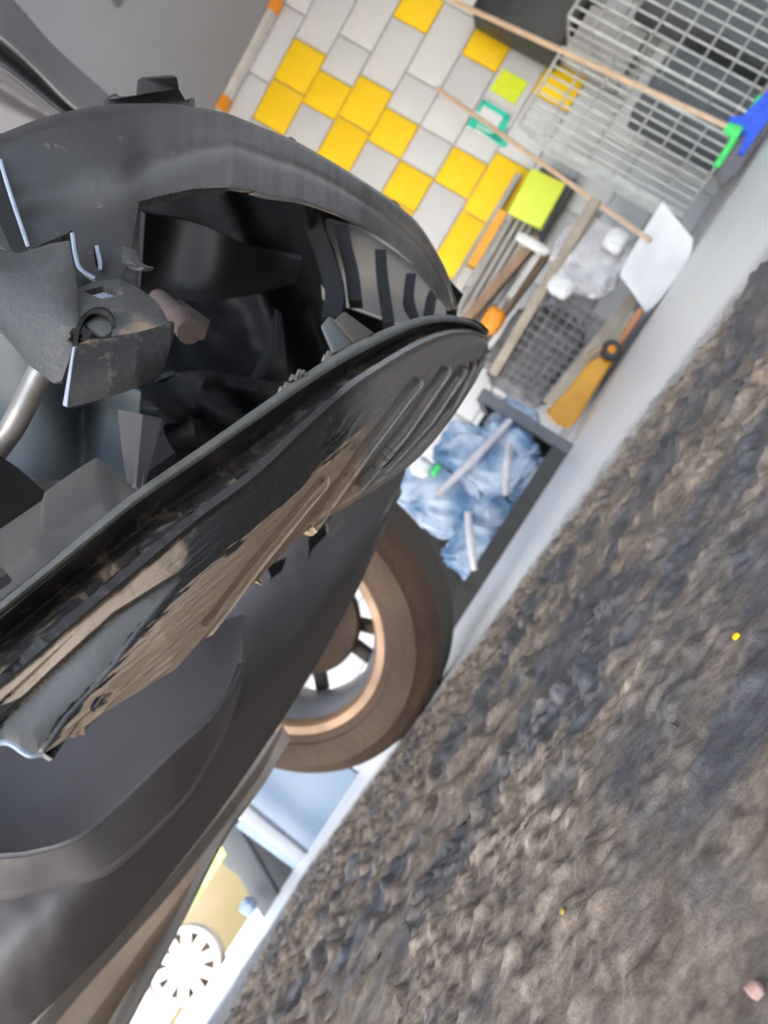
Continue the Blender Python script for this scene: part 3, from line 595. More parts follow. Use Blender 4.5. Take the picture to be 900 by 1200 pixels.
# valance: upper lip, recessed channel with square holes, second lip and slatted face
lip1 = [(-70, 760, .195), (0, 704, .205), (55, 660, .216), (110, 615, .227), (160, 575, .238), (233, 525, .258), (300, 478, .28), (383, 421, .318), (437, 392, .345), (483, 374, .375), (517, 368.5, .40), (547, 373, .425), (562, 380, .44), (570, 392, .455)]
lip1b = [(x + 2, y + 14, d - .003) for x, y, d in lip1[:8]] + [(439, 405, .342), (484, 384, .372), (517, 377, .397), (546, 379, .422), (561, 384, .438), (570, 393, .455)]
chan = [(-70, 808, .206), (0, 754, .216), (65, 702, .226), (165, 622, .246), (240, 568, .266), (305, 520, .287), (388, 450, .325), (436, 423, .352), (480, 397, .38), (517, 382, .405), (546, 382, .43), (560, 386, .444), (570, 394, .457)]
lip2 = [(-70, 860, .176), (0, 803, .184), (95, 722, .199), (193, 640, .222), (240, 602, .236), (300, 557, .255), (363, 497, .288), (417, 450, .322), (450, 428, .345), (483, 408, .372), (517, 393, .40), (547, 388, .428), (571, 396, .458)]
hol = [[(207, 596), (222, 586), (238, 594), (220, 609)], [(266, 551), (282, 541), (296, 548), (279, 564)], [(92, 700), (118, 672), (158, 640), (172, 648), (120, 692), (100, 706)]]
loft('valance_lip', [lip1, lip1b], noisy('lip_edge_plastic', (.13, .135, .13), (.18, .18, .17), 80, (.45, .6)), bum, 160, 6, .003, lambda px, py, S, T: (fbm(px / 12, py / 12, 3, 33) - .5) * .0004 - .002 * np.sin(T * 3.14))
loft('valance_channel', [[(x, y, d + .001) for x, y, d in lip1b], chan, [(x, y, d + .002) for x, y, d in lip2]], M['plastic_scuffed'], bum, 420, 50, .003, lambda px, py, S, T: .004 * np.sin(T * 3.14), hol, dust=lambda px, py, S, T: .13 + .12 * T)
low = [(-70, 905, .166), (0, 872, .17), (7, 871, .171), (33, 886, .172), (50, 885, .174), (127, 832, .19), (207, 783, .213), (273, 708, .245), (360, 620, .298), (440, 574, .36), (478, 548, .395), (500, 528, .42), (530, 490, .45), (556, 450, .465), (572, 410, .466)]
gro = [([(376, 564), (300, 655), (240, 732)], 3.4, .0035), ([(486, 447), (430, 520), (360, 617), (290, 690)], 4.2, .006), ([(519, 434), (470, 505), (419, 566)], 4.0, .008), ([(540, 432), (500, 490), (448, 545)], 3.6, .009), ([(551, 428), (520, 485), (478, 540)], 3.0, .009), ([(560, 424), (535, 480), (500, 525)], 2.6, .009), ([(567, 420), (550, 465), (524, 500)], 2.2, .008)]
blue_face = [(-30, 868), (0, 840), (67, 777), (133, 717), (187, 683), (206, 672), (212, 680), (163, 740), (130, 787), (80, 840), (52, 880), (44, 900), (-30, 910)]
def sdist(px, py, poly):
    dm = np.full(px.shape, 1e9)
    for (ax, ay), (bx_, by) in zip(poly, poly[1:] + poly[:1]):
        L2 = (bx_ - ax) ** 2 + (by - ay) ** 2; q = np.clip(((px - ax) * (bx_ - ax) + (py - ay) * (by - ay)) / L2, 0, 1)
        dm = np.minimum(dm, np.hypot(px - ax - q * (bx_ - ax), py - ay - q * (by - ay)))
    return np.where(inside(px, py, poly), dm, -dm)
def band(px, py, pts): return np.interp(px, [p[0] for p in pts], [p[1] for p in pts])
tan_top = [(50, 880), (130, 787), (163, 742), (213, 690), (270, 642), (330, 590), (390, 532), (450, 480), (520, 420)]
def face_disp(px, py, S, T):
    z = np.zeros_like(px); fade = np.clip((.92 - T) / .07, 0, 1)
    for k_, (pl, w_, dep) in enumerate(gro):
        dm = np.full(px.shape, 1e9)
        for (ax, ay), (bx_, by) in zip(pl[:-1], pl[1:]):
            L2 = (bx_ - ax) ** 2 + (by - ay) ** 2; q = np.clip(((px - ax) * (bx_ - ax) + (py - ay) * (by - ay)) / L2, 0, 1)
            dm = np.minimum(dm, np.hypot(px - ax - q * (bx_ - ax), py - ay - q * (by - ay)))
        z += dep * np.clip((w_ - dm) / 2.2 + .5, 0, 1) * (1 if k_ < 2 else fade)
    sd_ = sdist(px, py, blue_face)
    z += .0035 * np.clip(sd_ / 5, 0, 1)
    z -= .0025 * np.clip(1 - T / .06, 0, 1)
    z -= .002 * np.clip((T - .92) / .04, 0, 1) * (px > 300)
    tear = np.exp(-((px - 395) / 26) ** 2) * np.exp(-((T - .33) / .15) ** 2)
    z += tear * (fbm(px / 5 + py / 9, py / 16, 3, 44) - .4) * .010
    al = px * .77 - py * .64; ac = px * .64 + py * .77
    z += (fbm(al / 30, ac / 4, 3, 45) - .5) * .0007 * np.clip(-sd_ / 3, 0, 1)
    return z
def face_dust(px, py, S, T):  # dust mask, plus a film that partly paints the sky's reflection
    al = px * .77 - py * .64; ac = px * .64 + py * .77
    st = fbm(al / 34, ac / 3.2, 4, 46)
    strip = (T < .30) * np.clip((235 - px) / 40, 0, 1) * (.72 + .4 * (st - .5)) * np.clip((T - .02) / .05, 0, 1)
    low_ = np.clip((py - band(px, py, tan_top) + 26 * (st - .5)) / 7, 0, 1) * np.clip((455 - px) / 55, 0, 1) * (.85 + .5 * (st - .5))
    tip = .16 * np.clip((px - 395) / 50, 0, 1)
    r = np.maximum(np.maximum(strip, low_), tip)
    sd_ = sdist(px, py, blue_face)
    return np.where(sd_ > 1.5, .0, r + .04), np.maximum(np.clip((px - 395) / 50, 0, 1) * (.8 + .4 * st), .62 * np.clip(sd_ / 4, 0, 1))  # film also paints the sky's reflection on the smooth corner face
mid = [[tuple(np.array(p)) for p in r] for r in (cr(lip2, 40).tolist(), cr(low, 40, 'lin').tolist())]
m1 = [(a[0] * .66 + b_[0] * .34, a[1] * .66 + b_[1] * .34, a[2] * .66 + b_[2] * .34 - .004) for a, b_ in zip(*mid)]
m2 = [(a[0] * .33 + b_[0] * .67, a[1] * .33 + b_[1] * .67, a[2] * .33 + b_[2] * .67 - .004) for a, b_ in zip(*mid)]
loft('valance_face', [mid[0], m1, m2, mid[1]], M['plastic_scuffed'], bum, 560, 150, .003, face_disp, [[(105, 830), (112, 818), (131, 808), (134, 811), (126, 824), (110, 835)]], face_dust, mu='lin', angle=60)
loft('sky_edge', [[(-40, 884, .165), (5, 870, .1665), (33, 885, .167), (50, 884, .1695)], [(-40, 888, .1662), (5, 873.5, .1677), (33, 888.5, .1682), (51, 887, .1707)]], M['skytint'], bum, 40, 2, .0006)  # bottom edge strip in the same painted sky reflection colour
# torn shred, tabs, flat mounting panel
loft('mounting_panel', [[(-70, 650, .235), (0, 620, .237), (50, 586, .24), (52, 577, .24), (90, 550, .243), (113, 536, .245), (135, 554, .243), (160, 573, .24)], [(-70, 700, .215), (0, 672, .218), (40, 640, .22), (60, 625, .224), (100, 600, .23), (120, 590, .232), (140, 582, .236), (162, 574, .238)], [(-70, 745, .2), (0, 708, .207), (60, 662, .217), (80, 645, .222), (110, 620, .228), (130, 602, .232), (146, 590, .236), (164, 574, .239)]],
     M['tab'], bum, 80, 20, .003, mu='lin', mv='lin', holes=[[(-30, 680), (2, 664), (15, 681), (-4, 695), (-30, 705)]])
tb = [(378, 381, .335), (387, 370, .336), (392, 374, .337), (437, 393, .347), (392, 414, .336)]
plate('locating_tab', tb, M['bluegrey'], bum, .003)
plate('locating_tab_rib', [(387, 371, .335), (393, 375, .333), (405, 365, .335), (440, 391, .343), (416, 402, .338)], M['tab'], bum, .003)
mb = MB()
for (x, y, d) in ((337, 452, .30), (344, 443, .30), (352, 437, .303), (356, 440, .305), (331, 457, .297), (386, 415, .325), (382, 420, .322)):
    mb.tube([P(x - 4, y + 3, d), P(x - 1, y - 2, d - .002), P(x + 2, y, d - .001), P(x + 5, y - 3, d)], [.0006, .0011, .0012, .0004], 6)
tag(mb.build('plastic_shred', noisy('torn_plastic', (.15, .14, .13), (.22, .20, .18), 200, (.6, .8)), bum), kind='stuff')

# ---------------------------------------------------------------- things along the back wall
def Q(u, v, d): return CAM + d * (F + U * (u / FPX) - V * (v / FPX))
def pz(px, py, y):
    "point seen at a photo pixel on the upright plane y"
    r = F + CX * ((px - 450) / FPX) - CY * ((py - 600) / FPX); return CAM + r * (y / r.y)
# green emergency sign and lime note on the wall
def wallpt(px, py):
    r = F + CX * ((px - 450) / FPX) - CY * ((py - 600) / FPX); t = (W0 - CAM).dot(WN) / r.dot(WN); p = CAM + r * t
    return (p - W0).dot(WD), p.z
sgn = empty('sign', wp(1.14, 1.25, .01), 'small white sign with teal border and teal bar on the grey block wall', 'sign')
WO = .006
def wallplate(name, pts, m, par, o0, o1):
    mb = MB(); mb.poly_prism([wp(*wallpt(*p), o0 + WO) for p in pts], WN * (o1 - o0)); return mb.build(name, m, par, smooth=False)
wallplate('sign_board', [(566, 116), (600, 136), (586, 172), (546, 150)], M['white'], sgn, .004, .010)
for pts in ([(566, 117), (599, 137), (596, 143), (564, 123)], [(590, 138), (599, 136), (588, 166), (578, 160)], [(566, 117), (570, 120), (562, 134), (558, 131)], [(578, 158), (589, 153), (585, 168), (570, 160)],
            [(553, 138), (562, 142), (557, 154), (547, 148)], [(552, 147), (558, 149), (596, 170), (590, 175)], [(560, 140), (590, 160), (588, 163), (558, 146)]):
    wallplate('sign_mark', pts, M['teal'], sgn, .010, .012)
tag(wallplate('note_card', [(590, 82), (619, 98), (603, 124), (574, 106)], M['lime'], None, .004, .008), 'small lime yellow note card stuck on the grey blocks above the sign', 'note')
# steel pallet cages
def mesh_panel(name, p00, p10, p01, p11, nvw, nhw, r, par, skip=None):
    "wire lattice panel between four corners; each wire a part"
    L2 = lambda a, b_, t: a + (b_ - a) * t
    for i in range(nvw + 1):
        t = i / nvw; mb = MB(); mb.tube([L2(p00, p10, t), L2(p01, p11, t)], r * (1.5 if i in (0, nvw) else 1), 6); mb.build('upright_wire', M['wire'], par)
    for j in range(nhw + 1):
        t = j / nhw; mb = MB(); mb.tube([L2(p00, p01, t) - Vector((0, r * 1.7, 0)), L2(p10, p11, t) - Vector((0, r * 1.7, 0))], r * (1.4 if j in (0, nhw) else .9), 6); mb.build('cross_wire', M['wire'], par)
cA = empty('mesh_cage', Q(690, 130, 3.4), 'tall galvanised wire mesh cage to the right of the broom, full of grey board', 'cage', 'galvanised mesh cages')
a00, a10 = pz(850, 262, 3.40), None
zb_, zt_ = .05, 1.05
def vert(px, py, y, z0, z1):
    p = pz(px, py, y); return Vector((p.x, y, z0)), Vector((p.x, y, z1))
l0, l1 = vert(760, 70, 3.42, zb_, zt_ - .0)
r0, r1 = Vector((l0.x + 1.25, 3.32, zb_)), Vector((l0.x + 1.25, 3.32, zt_))
mesh_panel('front', l0, r0, l1, r1, 22, 8, .0053, cA)
mesh_panel('side', l0, l0 + Vector((.08, .36, 0)), l1, l1 + Vector((.08, .36, 0)), 4, 8, .005, cA)
cB = empty('mesh_cage', Q(520, 120, 3.5), 'lower wire mesh cage left of the broom, in front of the grey blocks', 'cage', 'galvanised mesh cages')
m0, m1_ = vert(660, 176, 3.62, .12, 1.02)
k0, k1 = Vector((l0.x - .07, 3.52, .12)), Vector((l0.x - .07, 3.52, 1.02))
mesh_panel('front', m0, k0, m1_, k1, 9, 7, .0055, cB)
mb = MB(); mb.bar(m0, m1_, .03, .02, up=(0, 1, 0)); mb.build('corner_post', M['wire'], cB)
for q in range(4):
    o_ = Vector((-.02 - .012 * q, -.01, 0)); mb = MB(); mb.tube([m0 + o_ + Vector((0, 0, .04)), m1_ + o_ * .9 + Vector((0, 0, -.05 * q - .02))], .005, 6); mb.build('spare_wire', M['wire'], cB)
# goods inside the cages: dark grey boards and cartons
def boxthing(name, c, size, rz, m, label, cat, group=None, bev=.01):
    mb = MB(); mb.box(c, size, rz, bev=bev); o = mb.build(name, m); return tag(o, label, cat, group)
bx0 = l0.x
boxthing('carton', (bx0 + .06, 3.68, .33), (.34, .20, .54), -.12, M['darkgrey'], 'dark blue-grey upright carton behind the wire, just left of the broom handle', 'carton', 'grey cartons in the cages')
boxthing('carton', (bx0 + .55, 3.62, .46), (.40, .22, .80), -.1, M['darkgrey'], 'tall dark blue-grey carton in the right-hand cage', 'carton', 'grey cartons in the cages')
boxthing('carton', (bx0 + .20, 3.80, .91), (.26, .14, .32), -.17, M['greycard'], 'pale grey carton with a red print behind the broom handle top', 'carton')
tarp = boxthing('storage_bin', (bx0 + .47, 3.72, 1.33), (.92, .2, .5), -.17, M['black'], 'black storage bin above the cartons at the top of the right-hand mesh cage', 'bin', bev=.02)
boxthing('carton', (bx0 + .98, 3.54, .3), (.34, .2, .5), -.1, M['greycard'], 'mid grey cardboard carton at the far right of the right-hand cage', 'carton')
tag(MB().tube([Vector((bx0 - .02, 3.36, .10)), Vector((bx0 + .9, 3.30, .11))], .03, 8).build('rail', M['beam']), 'rough grey timber rail along the foot of the mesh cages', 'rail')
def crumple(name, c, size, m, label, cat, seed, par=None, sub=4, amp=.25, freq=4, group=None, flat=.0, kind=None):
    "crumpled bag: a sphere pushed into folds"
    bm = bmesh.new(); bmesh.ops.create_icosphere(bm, subdivisions=sub, radius=1)
    co = np.array([v.co for v in bm.verts]); f_ = np.zeros(len(co))
    for o_ in range(4):
        a = freq * 1.9 ** o_; f_ += (np.abs(vnoise(co[:, 0] * a + co[:, 2] * a * .7 + 50, co[:, 1] * a - co[:, 2] * a * .6 + 50, seed + o_) - .5) * 2) * .55 ** o_
    s_ = 1 + amp * (f_ - f_.mean())
    for v, k_ in zip(bm.verts, s_):
        p = v.co * k_; e = .65
        p = Vector([math.copysign(abs(q) ** e, q) for q in p])
        v.co = Vector((p.x * size[0], p.y * size[1], p.z * size[2])) / 1 + Vector(c)
    me = bpy.data.meshes.new(name); bm.to_mesh(me); bm.free()
    o = put(name, finish(me, 28), m, par); return tag(o, label, cat, group)
crumple('plastic_wrap', (bx0 + .98, 3.52, .80), (.2, .1, .2), M['film'], 'bundle of milky plastic wrap on top of the right-hand cage', 'wrap', 3)
# broom and shovel
br = empty('broom', pz(872, 170, 3.2), 'upright broom with pale handle, green frame and blue bristles against the wire cage', 'broom')
h0, h1 = pz(856, 150, 3.2), pz(528, 0, 3.65)
mb = MB(); mb.tube([h0, h0 + (h1 - h0) * .5, h1], .0125, 10); mb.build('handle', M['wood'], br)
yb = 3.2
def pp(px, py, dy=0): return pz(px, py, yb + dy)
mb = MB(); mb.bar(pp(839, 196), pp(892, 113), .03, .03, up=(0, 1, 0), bev=.01); mb.build('frame', M['green'], br)
mb = MB(); mb.tube([pp(851, 148), pp(866, 158)], [.022, .034], 12); mb.build('socket', M['green'], br)
mb = MB(); mb.poly_prism([pp(870, 136, -.02), pp(905, 100, -.02), pp(915, 120, -.02), pp(872, 180, -.02), pp(866, 178, -.02), pp(876, 156, -.02), pp(854, 146, -.02), pp(856, 136, -.02)], Vector((0, .05, 0))); mb.build('blue_brush', M['blue'], br, smooth=False)
mb = MB(); mb.poly_prism([pp(843, 196), pp(872, 158), pp(900, 120), pp(925, 110), pp(862, 205), pp(848, 215)], Vector((0, .05, 0))); mb.build('bristles', M['bristle'], br, smooth=False)
sv = empty('shovel', pz(770, 350, 3.3), 'white plastic shovel with a long pale handle leaning on the wall, blade on the floor', 'shovel')
g0, g1 = pz(762, 282, 3.35), pz(512, 103, 3.95)
mb = MB(); mb.tube([g0, g0 + (g1 - g0) * .5, g1], .0115, 10); mb.build('handle', M['wood'], sv)
loft('blade', [[(776, 236, 3.33), (794, 258, 3.32), (812, 280, 3.30)], [(755, 270, 3.36), (778, 292, 3.36), (806, 304, 3.31)], [(728, 318, 3.38), (748, 334, 3.36), (774, 350, 3.33)], [(733, 330, 3.38), (746, 350, 3.37), (757, 366, 3.34)]], M['white'], sv, 16, 16, .008, lambda px, py, S, T: -.02 * np.abs(S - .5))
# low mesh pallet with grey bags
lp = empty('mesh_pallet', pz(660, 470, 3.6), 'low mesh sided pallet with grey timber rails holding grey and white plastic bags', 'pallet')
c_tl, c_tr, c_bl, c_br = pz(578, 438, 3.85), pz(700, 232, 3.45), pz(644, 474, 3.85), pz(785, 300, 3.5)
mb = MB(); mb.bar(c_tl, c_tr, .05, .05, bev=.006); mb.build('top_rail', M['beam'], lp)
mb = MB(); mb.bar(c_bl, c_br, .06, .075, bev=.006); mb.build('bottom_rail', M['beam'], lp)
mb = MB(); mb.bar(pz(668, 474, 3.83), pz(745, 364, 3.43), .03, .03, bev=.004); mb.build('lower_rail', M['beam'], lp)
back = Vector((.06, .22, 0))
for i in range(12):
    t = i / 20; mb = MB(); mb.tube([c_tl + (c_tr - c_tl) * t, c_bl + (c_br - c_bl) * t], .0045, 5); mb.build('upright_wire', M['filmdark'], lp)
for j in range(1, 8):
    t = j / 8; mb = MB(); mb.tube([c_tl + (c_bl - c_tl) * t, c_tl + (c_tr - c_tl) * .55 + (c_bl + (c_br - c_bl) * .55 - c_tl - (c_tr - c_tl) * .55) * t], .0045, 5); mb.build('cross_wire', M['filmdark'], lp)
mb = MB(); mb.bar(c_tl + back, c_tr + back, .05, .05); mb.build('rear_rail', M['beam'], lp)
mb = MB(); q = (c_bl + c_br) / 2 + back * .5; mb.box((q.x, q.y, .06), (.85, .4, .05), -.9 + .3); mb.build('deck', M['darkgrey'], lp)
c = pz(694, 302, 3.62); crumple('film_bag', c, (.17, .07, .17), M['film'], 'milky grey plastic bag bulging in the upper end of the low mesh pallet', 'bag', 11)
c = pz(626, 416, 3.92); crumple('dark_bag', c, (.25, .06, .20), M['filmdark'], 'dark grey plastic bag behind the wires at the lower end of the low mesh pallet', 'bag', 17)
c = pz(657, 336, 3.5); crumple('white_bag', c, (.045, .03, .055), M['white'], 'small bright white crumpled bag between the milky bag and the dark bag', 'bag', 23)
c = pz(722, 282, 3.5); crumple('white_bag', c, (.05, .04, .05), M['white'], 'white crumpled bag at the pallet end, next to the shovel blade', 'bag', 27)
# yellow trolley jack
jk = empty('trolley_jack', pz(690, 470, 3.25), 'yellow trolley jack with small wheel and orange handle rod on the floor', 'jack')
mb = MB(); mb.poly_prism([pz(*p, 3.3) for p in ((640, 482), (664, 458), (690, 424), (706, 416), (718, 424), (700, 452), (680, 488), (668, 502), (652, 496))], Vector((.02, .14, 0))); mb.build('body', M['yellowjack'], jk, smooth=False, bev=.008)
a = pz(716, 411, 3.28); mb = MB()
WJ = Matrix.Translation(a) @ Matrix.Rotation(R(90), 4, 'X'); mb.lathe([(.02, -.02), (.04, -.02), (.045, -.01), (.045, .01), (.04, .02), (.02, .02)], WJ, 24, closed=True); mb.build('wheel', M['black'], jk)
mb = MB(); mb.lathe([(0, -.022), (.018, -.022), (.018, .022), (0, .022)], WJ, 16); mb.build('wheel_hub', M['orange'], jk)
mb = MB(); mb.tube([pz(722, 408, 3.3), pz(752, 362, 3.25)], .013, 8); mb.build('rod', noisy('orange_rod', (.62, .28, .12), (.5, .22, .1), 10, (.5, .7)), jk)
mb = MB(); mb.tube([pz(688, 418, 3.28), pz(712, 404, 3.28)], .016, 8); mb.build('arm', noisy('tan_arm', (.5, .36, .25), (.42, .3, .2), 10, (.5, .7)), jk)
# shelf stuff by the wall: grey case with lime box, slatted tray, cardboard, orange bag
boxthing('tool_case', pz(632, 246, 3.98), (.40, .12, .2), -.17, M['darkgrey'], 'dark grey case behind the lime yellow box, left of the shovel handle', 'case')
mb = MB(); mb.poly_prism([pz(*p, 3.80) for p in ((623, 196), (663, 215), (634, 268), (595, 248))], Vector((.015, .06, 0))); tag(mb.build('lime_box', M['limepale'], smooth=False, bev=.006), 'bright lime yellow flat box on the dark grey case', 'box')
sh_ = empty('shelf', pz(560, 330, 3.95), 'grey steel shelf with a yellow edge strip low on the block wall', 'shelf')
mb = MB(); mb.bar(pz(608, 205, 3.98), pz(515, 360, 4.05), .04, .028); mb.build('shelf_board', M['greycard'], sh_)
mb = MB(); mb.bar(pz(590, 248, 3.90), pz(552, 312, 3.93), .02, .05); mb.build('yellow_strip', M['yellowjack'], sh_)
mb = MB(); mb.bar(pz(550, 315, 3.93), pz(525, 358, 3.95), .02, .05); mb.build('grey_strip', M['trimwhite'], sh_)
st = empty('slatted_tray', pz(570, 330, 3.9), 'grey slatted plastic tray under the yellow shelf strip', 'tray')
for q in range(4):
    o_ = q * 7; mb = MB(); mb.bar(pz(602 + o_, 252 + o_ * .62, 3.92), pz(536 + o_, 366 + o_ * .62, 3.95), .03, .022); mb.build('slat', M['greycard'], st)
mb = MB(); mb.bar(pz(612, 262, 3.99), pz(548, 376, 4.0), .02, .14); mb.build('back', M['trimwhite'], st)
for (a, b_, t_, l) in (((628, 282), (540, 384), .05, 'longer brown cardboard strip lying under the slatted tray'), ((640, 300), (566, 400), .035, 'shorter brown cardboard strip above the orange bag')):
    mb = MB(); mb.bar(pz(*a, 3.84), pz(*b_, 3.80), .1, t_); tag(mb.build('cardboard', M['card'], smooth=False), l, 'cardboard', 'cardboard strips')
mb = MB(); mb.bar(pz(634, 296, 3.78), pz(596, 352, 3.74), .08, .03); tag(mb.build('foam_strip', M['trimwhite'], smooth=False), 'pale foam strip beside the brown cardboard over the mesh pallet', 'strip')
crumple('white_cloth', pz(624, 286, 3.72), (.025, .02, .09), M['white'], 'narrow white cloth hanging below the lime yellow box', 'cloth', 31, sub=3)
crumple('orange_bag', pz(578, 376, 3.7), (.06, .06, .05), M['orange'], 'small orange bag next to the mesh pallet, by the bumper tip', 'bag', 37, sub=3)
# black bin of clear plastic
bn = empty('plastic_bin', Q(90, 128, 2.75), 'black open bin behind the wheel stuffed with blue-tinted clear plastic sheeting', 'bin')
D = 2.75
bl_, br_ = pz(526, 700, D), pz(657, 520, D)
bl_.z = br_.z = .0; tl_, tr_ = bl_ + Vector((-.02, 0, .36)), br_ + Vector((.0, 0, .36))
bl_ = bl_ + Vector((-.25, 0, 0)); tl_ = tl_ + Vector((-.25, 0, 0))
dp = Vector((.05, .42, 0))
mb = MB(); mb.bar(bl_ + Vector((0, 0, .03)), br_ + Vector((0, 0, .03)), .02, .06); mb.build('front_wall', M['black'], bn)
mb = MB(); mb.poly_prism([br_, br_ + dp, tr_ + dp, tr_], Vector((.02, 0, 0))); mb.build('side_wall', M['black'], bn, smooth=False)
mb = MB(); mb.poly_prism([bl_ + dp, br_ + dp, tr_ + dp, tl_ + dp], Vector((0, .02, 0))); mb.build('back_wall', M['black'], bn, smooth=False)
mb = MB(); mb.bar(tr_ + Vector((-.0, -.01, 0)), tr_ + dp, .05, .035); mb.bar(br_, tr_, .04, .03, up=(0, 1, 0)); mb.build('rim', M['darkgrey'], bn)
mid_ = (bl_ + br_) / 2 + dp * .5
k_ = 0
for (px, py, sx, sy, sz, sd_) in ((585, 540, .13, .1, .12, 41), (525, 590, .12, .1, .13, 43), (570, 600, .13, .1, .11, 47), (545, 530, .1, .1, .10, 53), (600, 500, .09, .09, .09, 59), (490, 570, .1, .1, .1, 61), (555, 645, .10, .08, .09, 63), (610, 560, .10, .08, .09, 67)):
    c = pz(px, py, 2.83 + .03 * (k_ % 3)); k_ += 1
    crumple('clear_sheet', c, (sx, sy, sz), M['clear'], ['large clear plastic bag in the middle of the black bin', 'clear plastic bag in the bin directly above the tyre', 'clear plastic bag low at the front edge of the black bin', 'clear plastic bag at the bin top under the bumper tip', 'clear plastic bag in the far upper corner of the black bin', 'clear plastic bag behind the undertray corner and green cap', 'clear plastic bag at the bottom of the bin beside the tyre tread', 'clear plastic bag along the right side wall of the black bin'][k_ - 1], 'bag', sd_, amp=.34, freq=3, group='clear plastic bags in the black bin')
for (a, b_) in (((512, 580), (598, 492)), ((596, 520), (592, 580)), ((548, 600), (556, 668))):
    mb = MB(); mb.tube([pz(*a, 2.68), pz((a[0] + b_[0]) / 2, (a[1] + b_[1]) / 2 + 2, 2.66), pz(*b_, 2.68)], [.012, .016, .01], 8)
    tag(mb.build('plastic_roll', M['film']), {512: 'long diagonal white plastic roll across the bags in the black bin', 596: 'short upright white plastic roll at the front right of the black bin', 548: 'white plastic roll low in the black bin beside the tyre'}[a[0]], 'roll', 'white plastic rolls in the bin')
crumple('green_cap', pz(511, 551, 2.6), (.022, .02, .012), M['green'], 'small bright green cap on the clear plastic by the undertray', 'cap', 71, sub=3)
crumple('white_rag', pz(493, 548, 2.62), (.03, .03, .035), M['white'], 'small white rag beside the green cap in the black bin', 'rag', 73, sub=3)

# ---------------------------------------------------------------- left side: opening to the yard
sheet = boxthing('sheet_panel', pz(352, 940, 3.0) * 1, (.46, .03, .32), -.1, M['paleblue'], 'pale blue sheet panel standing behind the tyre, right of the white post', 'panel', bev=.004)
def post(name, a, b_, y, wd, m, label, cat):
    p, q = pz(*a, y), pz(*b_, y); mb = MB(); mb.bar(p, q, wd, .05, up=(0, 1, 0), bev=.004); return tag(mb.build(name, m), label, cat)
post('post', (270, 935), (362, 1010), 2.9, .05, M['post'], 'white upright post left of the pale blue sheet panel', 'post')
post('jamb', (258, 955), (322, 1066), 3.1, .10, M['darkgrey'], 'dark grey door jamb between the white post and the sunny yard', 'jamb')
boxthing('dark_box', pz(318, 1010, 3.25), (.22, .1, .34), 0, M['darkgrey'], 'dark grey box in the gap between the white post and door jamb', 'box')
crumple('blue_cloth', pz(291, 1062, 3.0), (.03, .03, .03), M['paleblue'], 'small pale blue cloth at the foot of the door jamb', 'cloth', 81, sub=3)
# sunny yard
bank = empty('yard_wall', pz(260, 1050, 8), 'sunlit tan earth bank in the yard beyond the opening', 'bank')
p0, p1 = pz(195, 1110, 7.5), pz(330, 1010, 7.5)
mb = MB(); mb.box(((p0.x + p1.x) / 2 - .3, 7.6, .22), (3.2, .3, .58), 0, bev=.04); mb.build('bank_face', M['tanwall'], bank)
sb = empty('bush', pz(250, 1010, 8.4), 'bright green sunlit bush behind the tan bank', 'bush')
k_ = 0
for (px, py) in ((256, 998), (247, 1012), (262, 985), (236, 1030), (225, 1045)):
    crumple('leaf_clump', pz(px, py, 8.3), (.22, .12, .2), M['leaf'], None, None, 90 + k_, par=sb, sub=3, amp=.5, freq=6); k_ += 1
for q in (-.25, 0, .2):
    c = pz(247, 1015, 8.3); mb = MB(); mb.tube([Vector((c.x + q, 8.3, 0)), Vector((c.x + q * 1.3, 8.3, c.z))], .02, 6); mb.build('stem', M['beam'], sb)
# loose white alloy wheel and white block in the sun
wl = empty('alloy_wheel', pz(228, 1170, 5.0), 'white ten spoke alloy wheel on a dusty tyre standing in the sunny yard', 'wheel')
cw = pz(217, 1131, 5.0); nn = Vector((.35, -1, .15)).normalized(); xa = Vector((0, 0, 1)).cross(nn).normalized(); ya = nn.cross(xa)
AM = Matrix((xa, ya, nn)).transposed().to_4x4(); AM.translation = cw
rw = .225
mb = MB(); mb.lathe([(rw * .9, .0), (rw, -.01), (rw * 1.04, -.05), (rw * 1.04, -.14), (rw * .9, -.16)], AM, 48, closed=True); mb.build('tire', M['paletire'], wl)
mb = MB(); mb.lathe([(rw * .86, .012), (rw * .98, .012), (rw, .0), (rw * .9, -.03), (rw * .84, -.02)], AM, 48, closed=True); mb.build('rim', M['alloy'], wl)
for q in range(10):
    a = 2 * math.pi * q / 10; mb = MB(); mb.bar(AM @ Vector((.03 * math.cos(a), .03 * math.sin(a), 0)), AM @ Vector((rw * .9 * math.cos(a), rw * .9 * math.sin(a), .004)), .062, .03, up=nn, bev=.01); mb.build('spoke', M['alloy'], wl)
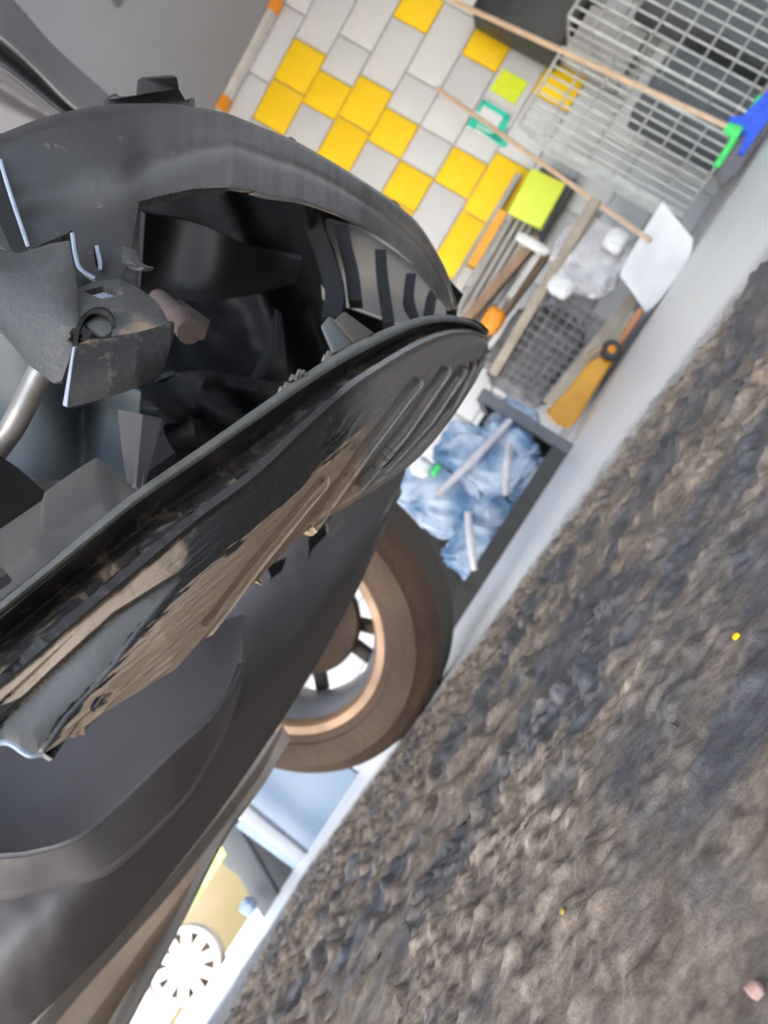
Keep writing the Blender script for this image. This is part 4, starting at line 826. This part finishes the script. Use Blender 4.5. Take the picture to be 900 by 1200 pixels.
mb = MB(); mb.lathe([(0, .025), (.035, .02), (.04, -.02), (0, -.02)], AM, 20); mb.build('hub', M['alloy'], wl)
mb = MB(); mb.lathe([(0, -.10), (rw * .85, -.10), (rw * .85, -.12), (0, -.12)], AM, 40); mb.build('wheel_back', M['paletire'], wl)
boxthing('white_block', pz(150, 1190, 5.1), (.55, .4, .5), .2, M['alloy'], 'large white block in glaring sun left of the alloy wheel', 'block', bev=.03)
boxthing('white_block', pz(228, 1186, 4.6), (.2, .12, .12), .2, M['alloy'], 'small white block in glaring sun at the foot of the alloy wheel', 'block', bev=.02)
p, q = pz(294, 1108, 3.9), pz(222, 1215, 3.9)
mb = MB(); mb.bar(p, q, .06, .07, bev=.01); tag(mb.build('ground_strip', noisy('sunlit_ground_cream', (.78, .70, .45), (.7, .62, .4), 5, (.7, .8))), 'cream strip standing in for sunlit ground at the workshop threshold below the alloy wheel', 'ground_strip')  # stands for a strip of sunlit ground, its brightness put into the colour
# bits lying on the dirty floor
def gp(px, py):
    r = F + CX * ((px - 450) / FPX) - CY * ((py - 600) / FPX); return CAM + r * (-EYE / r.z)
def bit(name, px, py, size, m, label, cat, seed):
    p = gp(px, py); zz = float(floor_relief(np.array([p.x]), np.array([p.y]))[0][0])
    return crumple(name, (p.x, p.y, zz + size[2] * .7), size, m, label, cat, seed, sub=2)
bit('paint_flake', 857, 742, (.0014, .0022, .0006), M['blk_yellow'], 'small yellow paint flake on the dark floor at right', 'flake', 101)
bit('paint_flake', 660, 1068, (.0010, .0018, .0006), noisy('ochre', (.45, .33, .08), (.4, .28, .06), 30, (.7, .8)), 'dull ochre paint flake lower on the brown dirt', 'flake', 102)
bit('pebble', 868, 1148, (.0016, .0022, .0012), noisy('pink_stone', (.5, .33, .28), (.4, .27, .23), 300, (.7, .8)), 'small pink pebble near the bottom right of the floor', 'pebble', 103)
bit('twig', 784, 846, (.0006, .0035, .0006), noisy('twig', (.09, .08, .05), (.12, .1, .06), 300, (.7, .8)), 'short dark twig lying on the dirt right of centre', 'twig', 104)
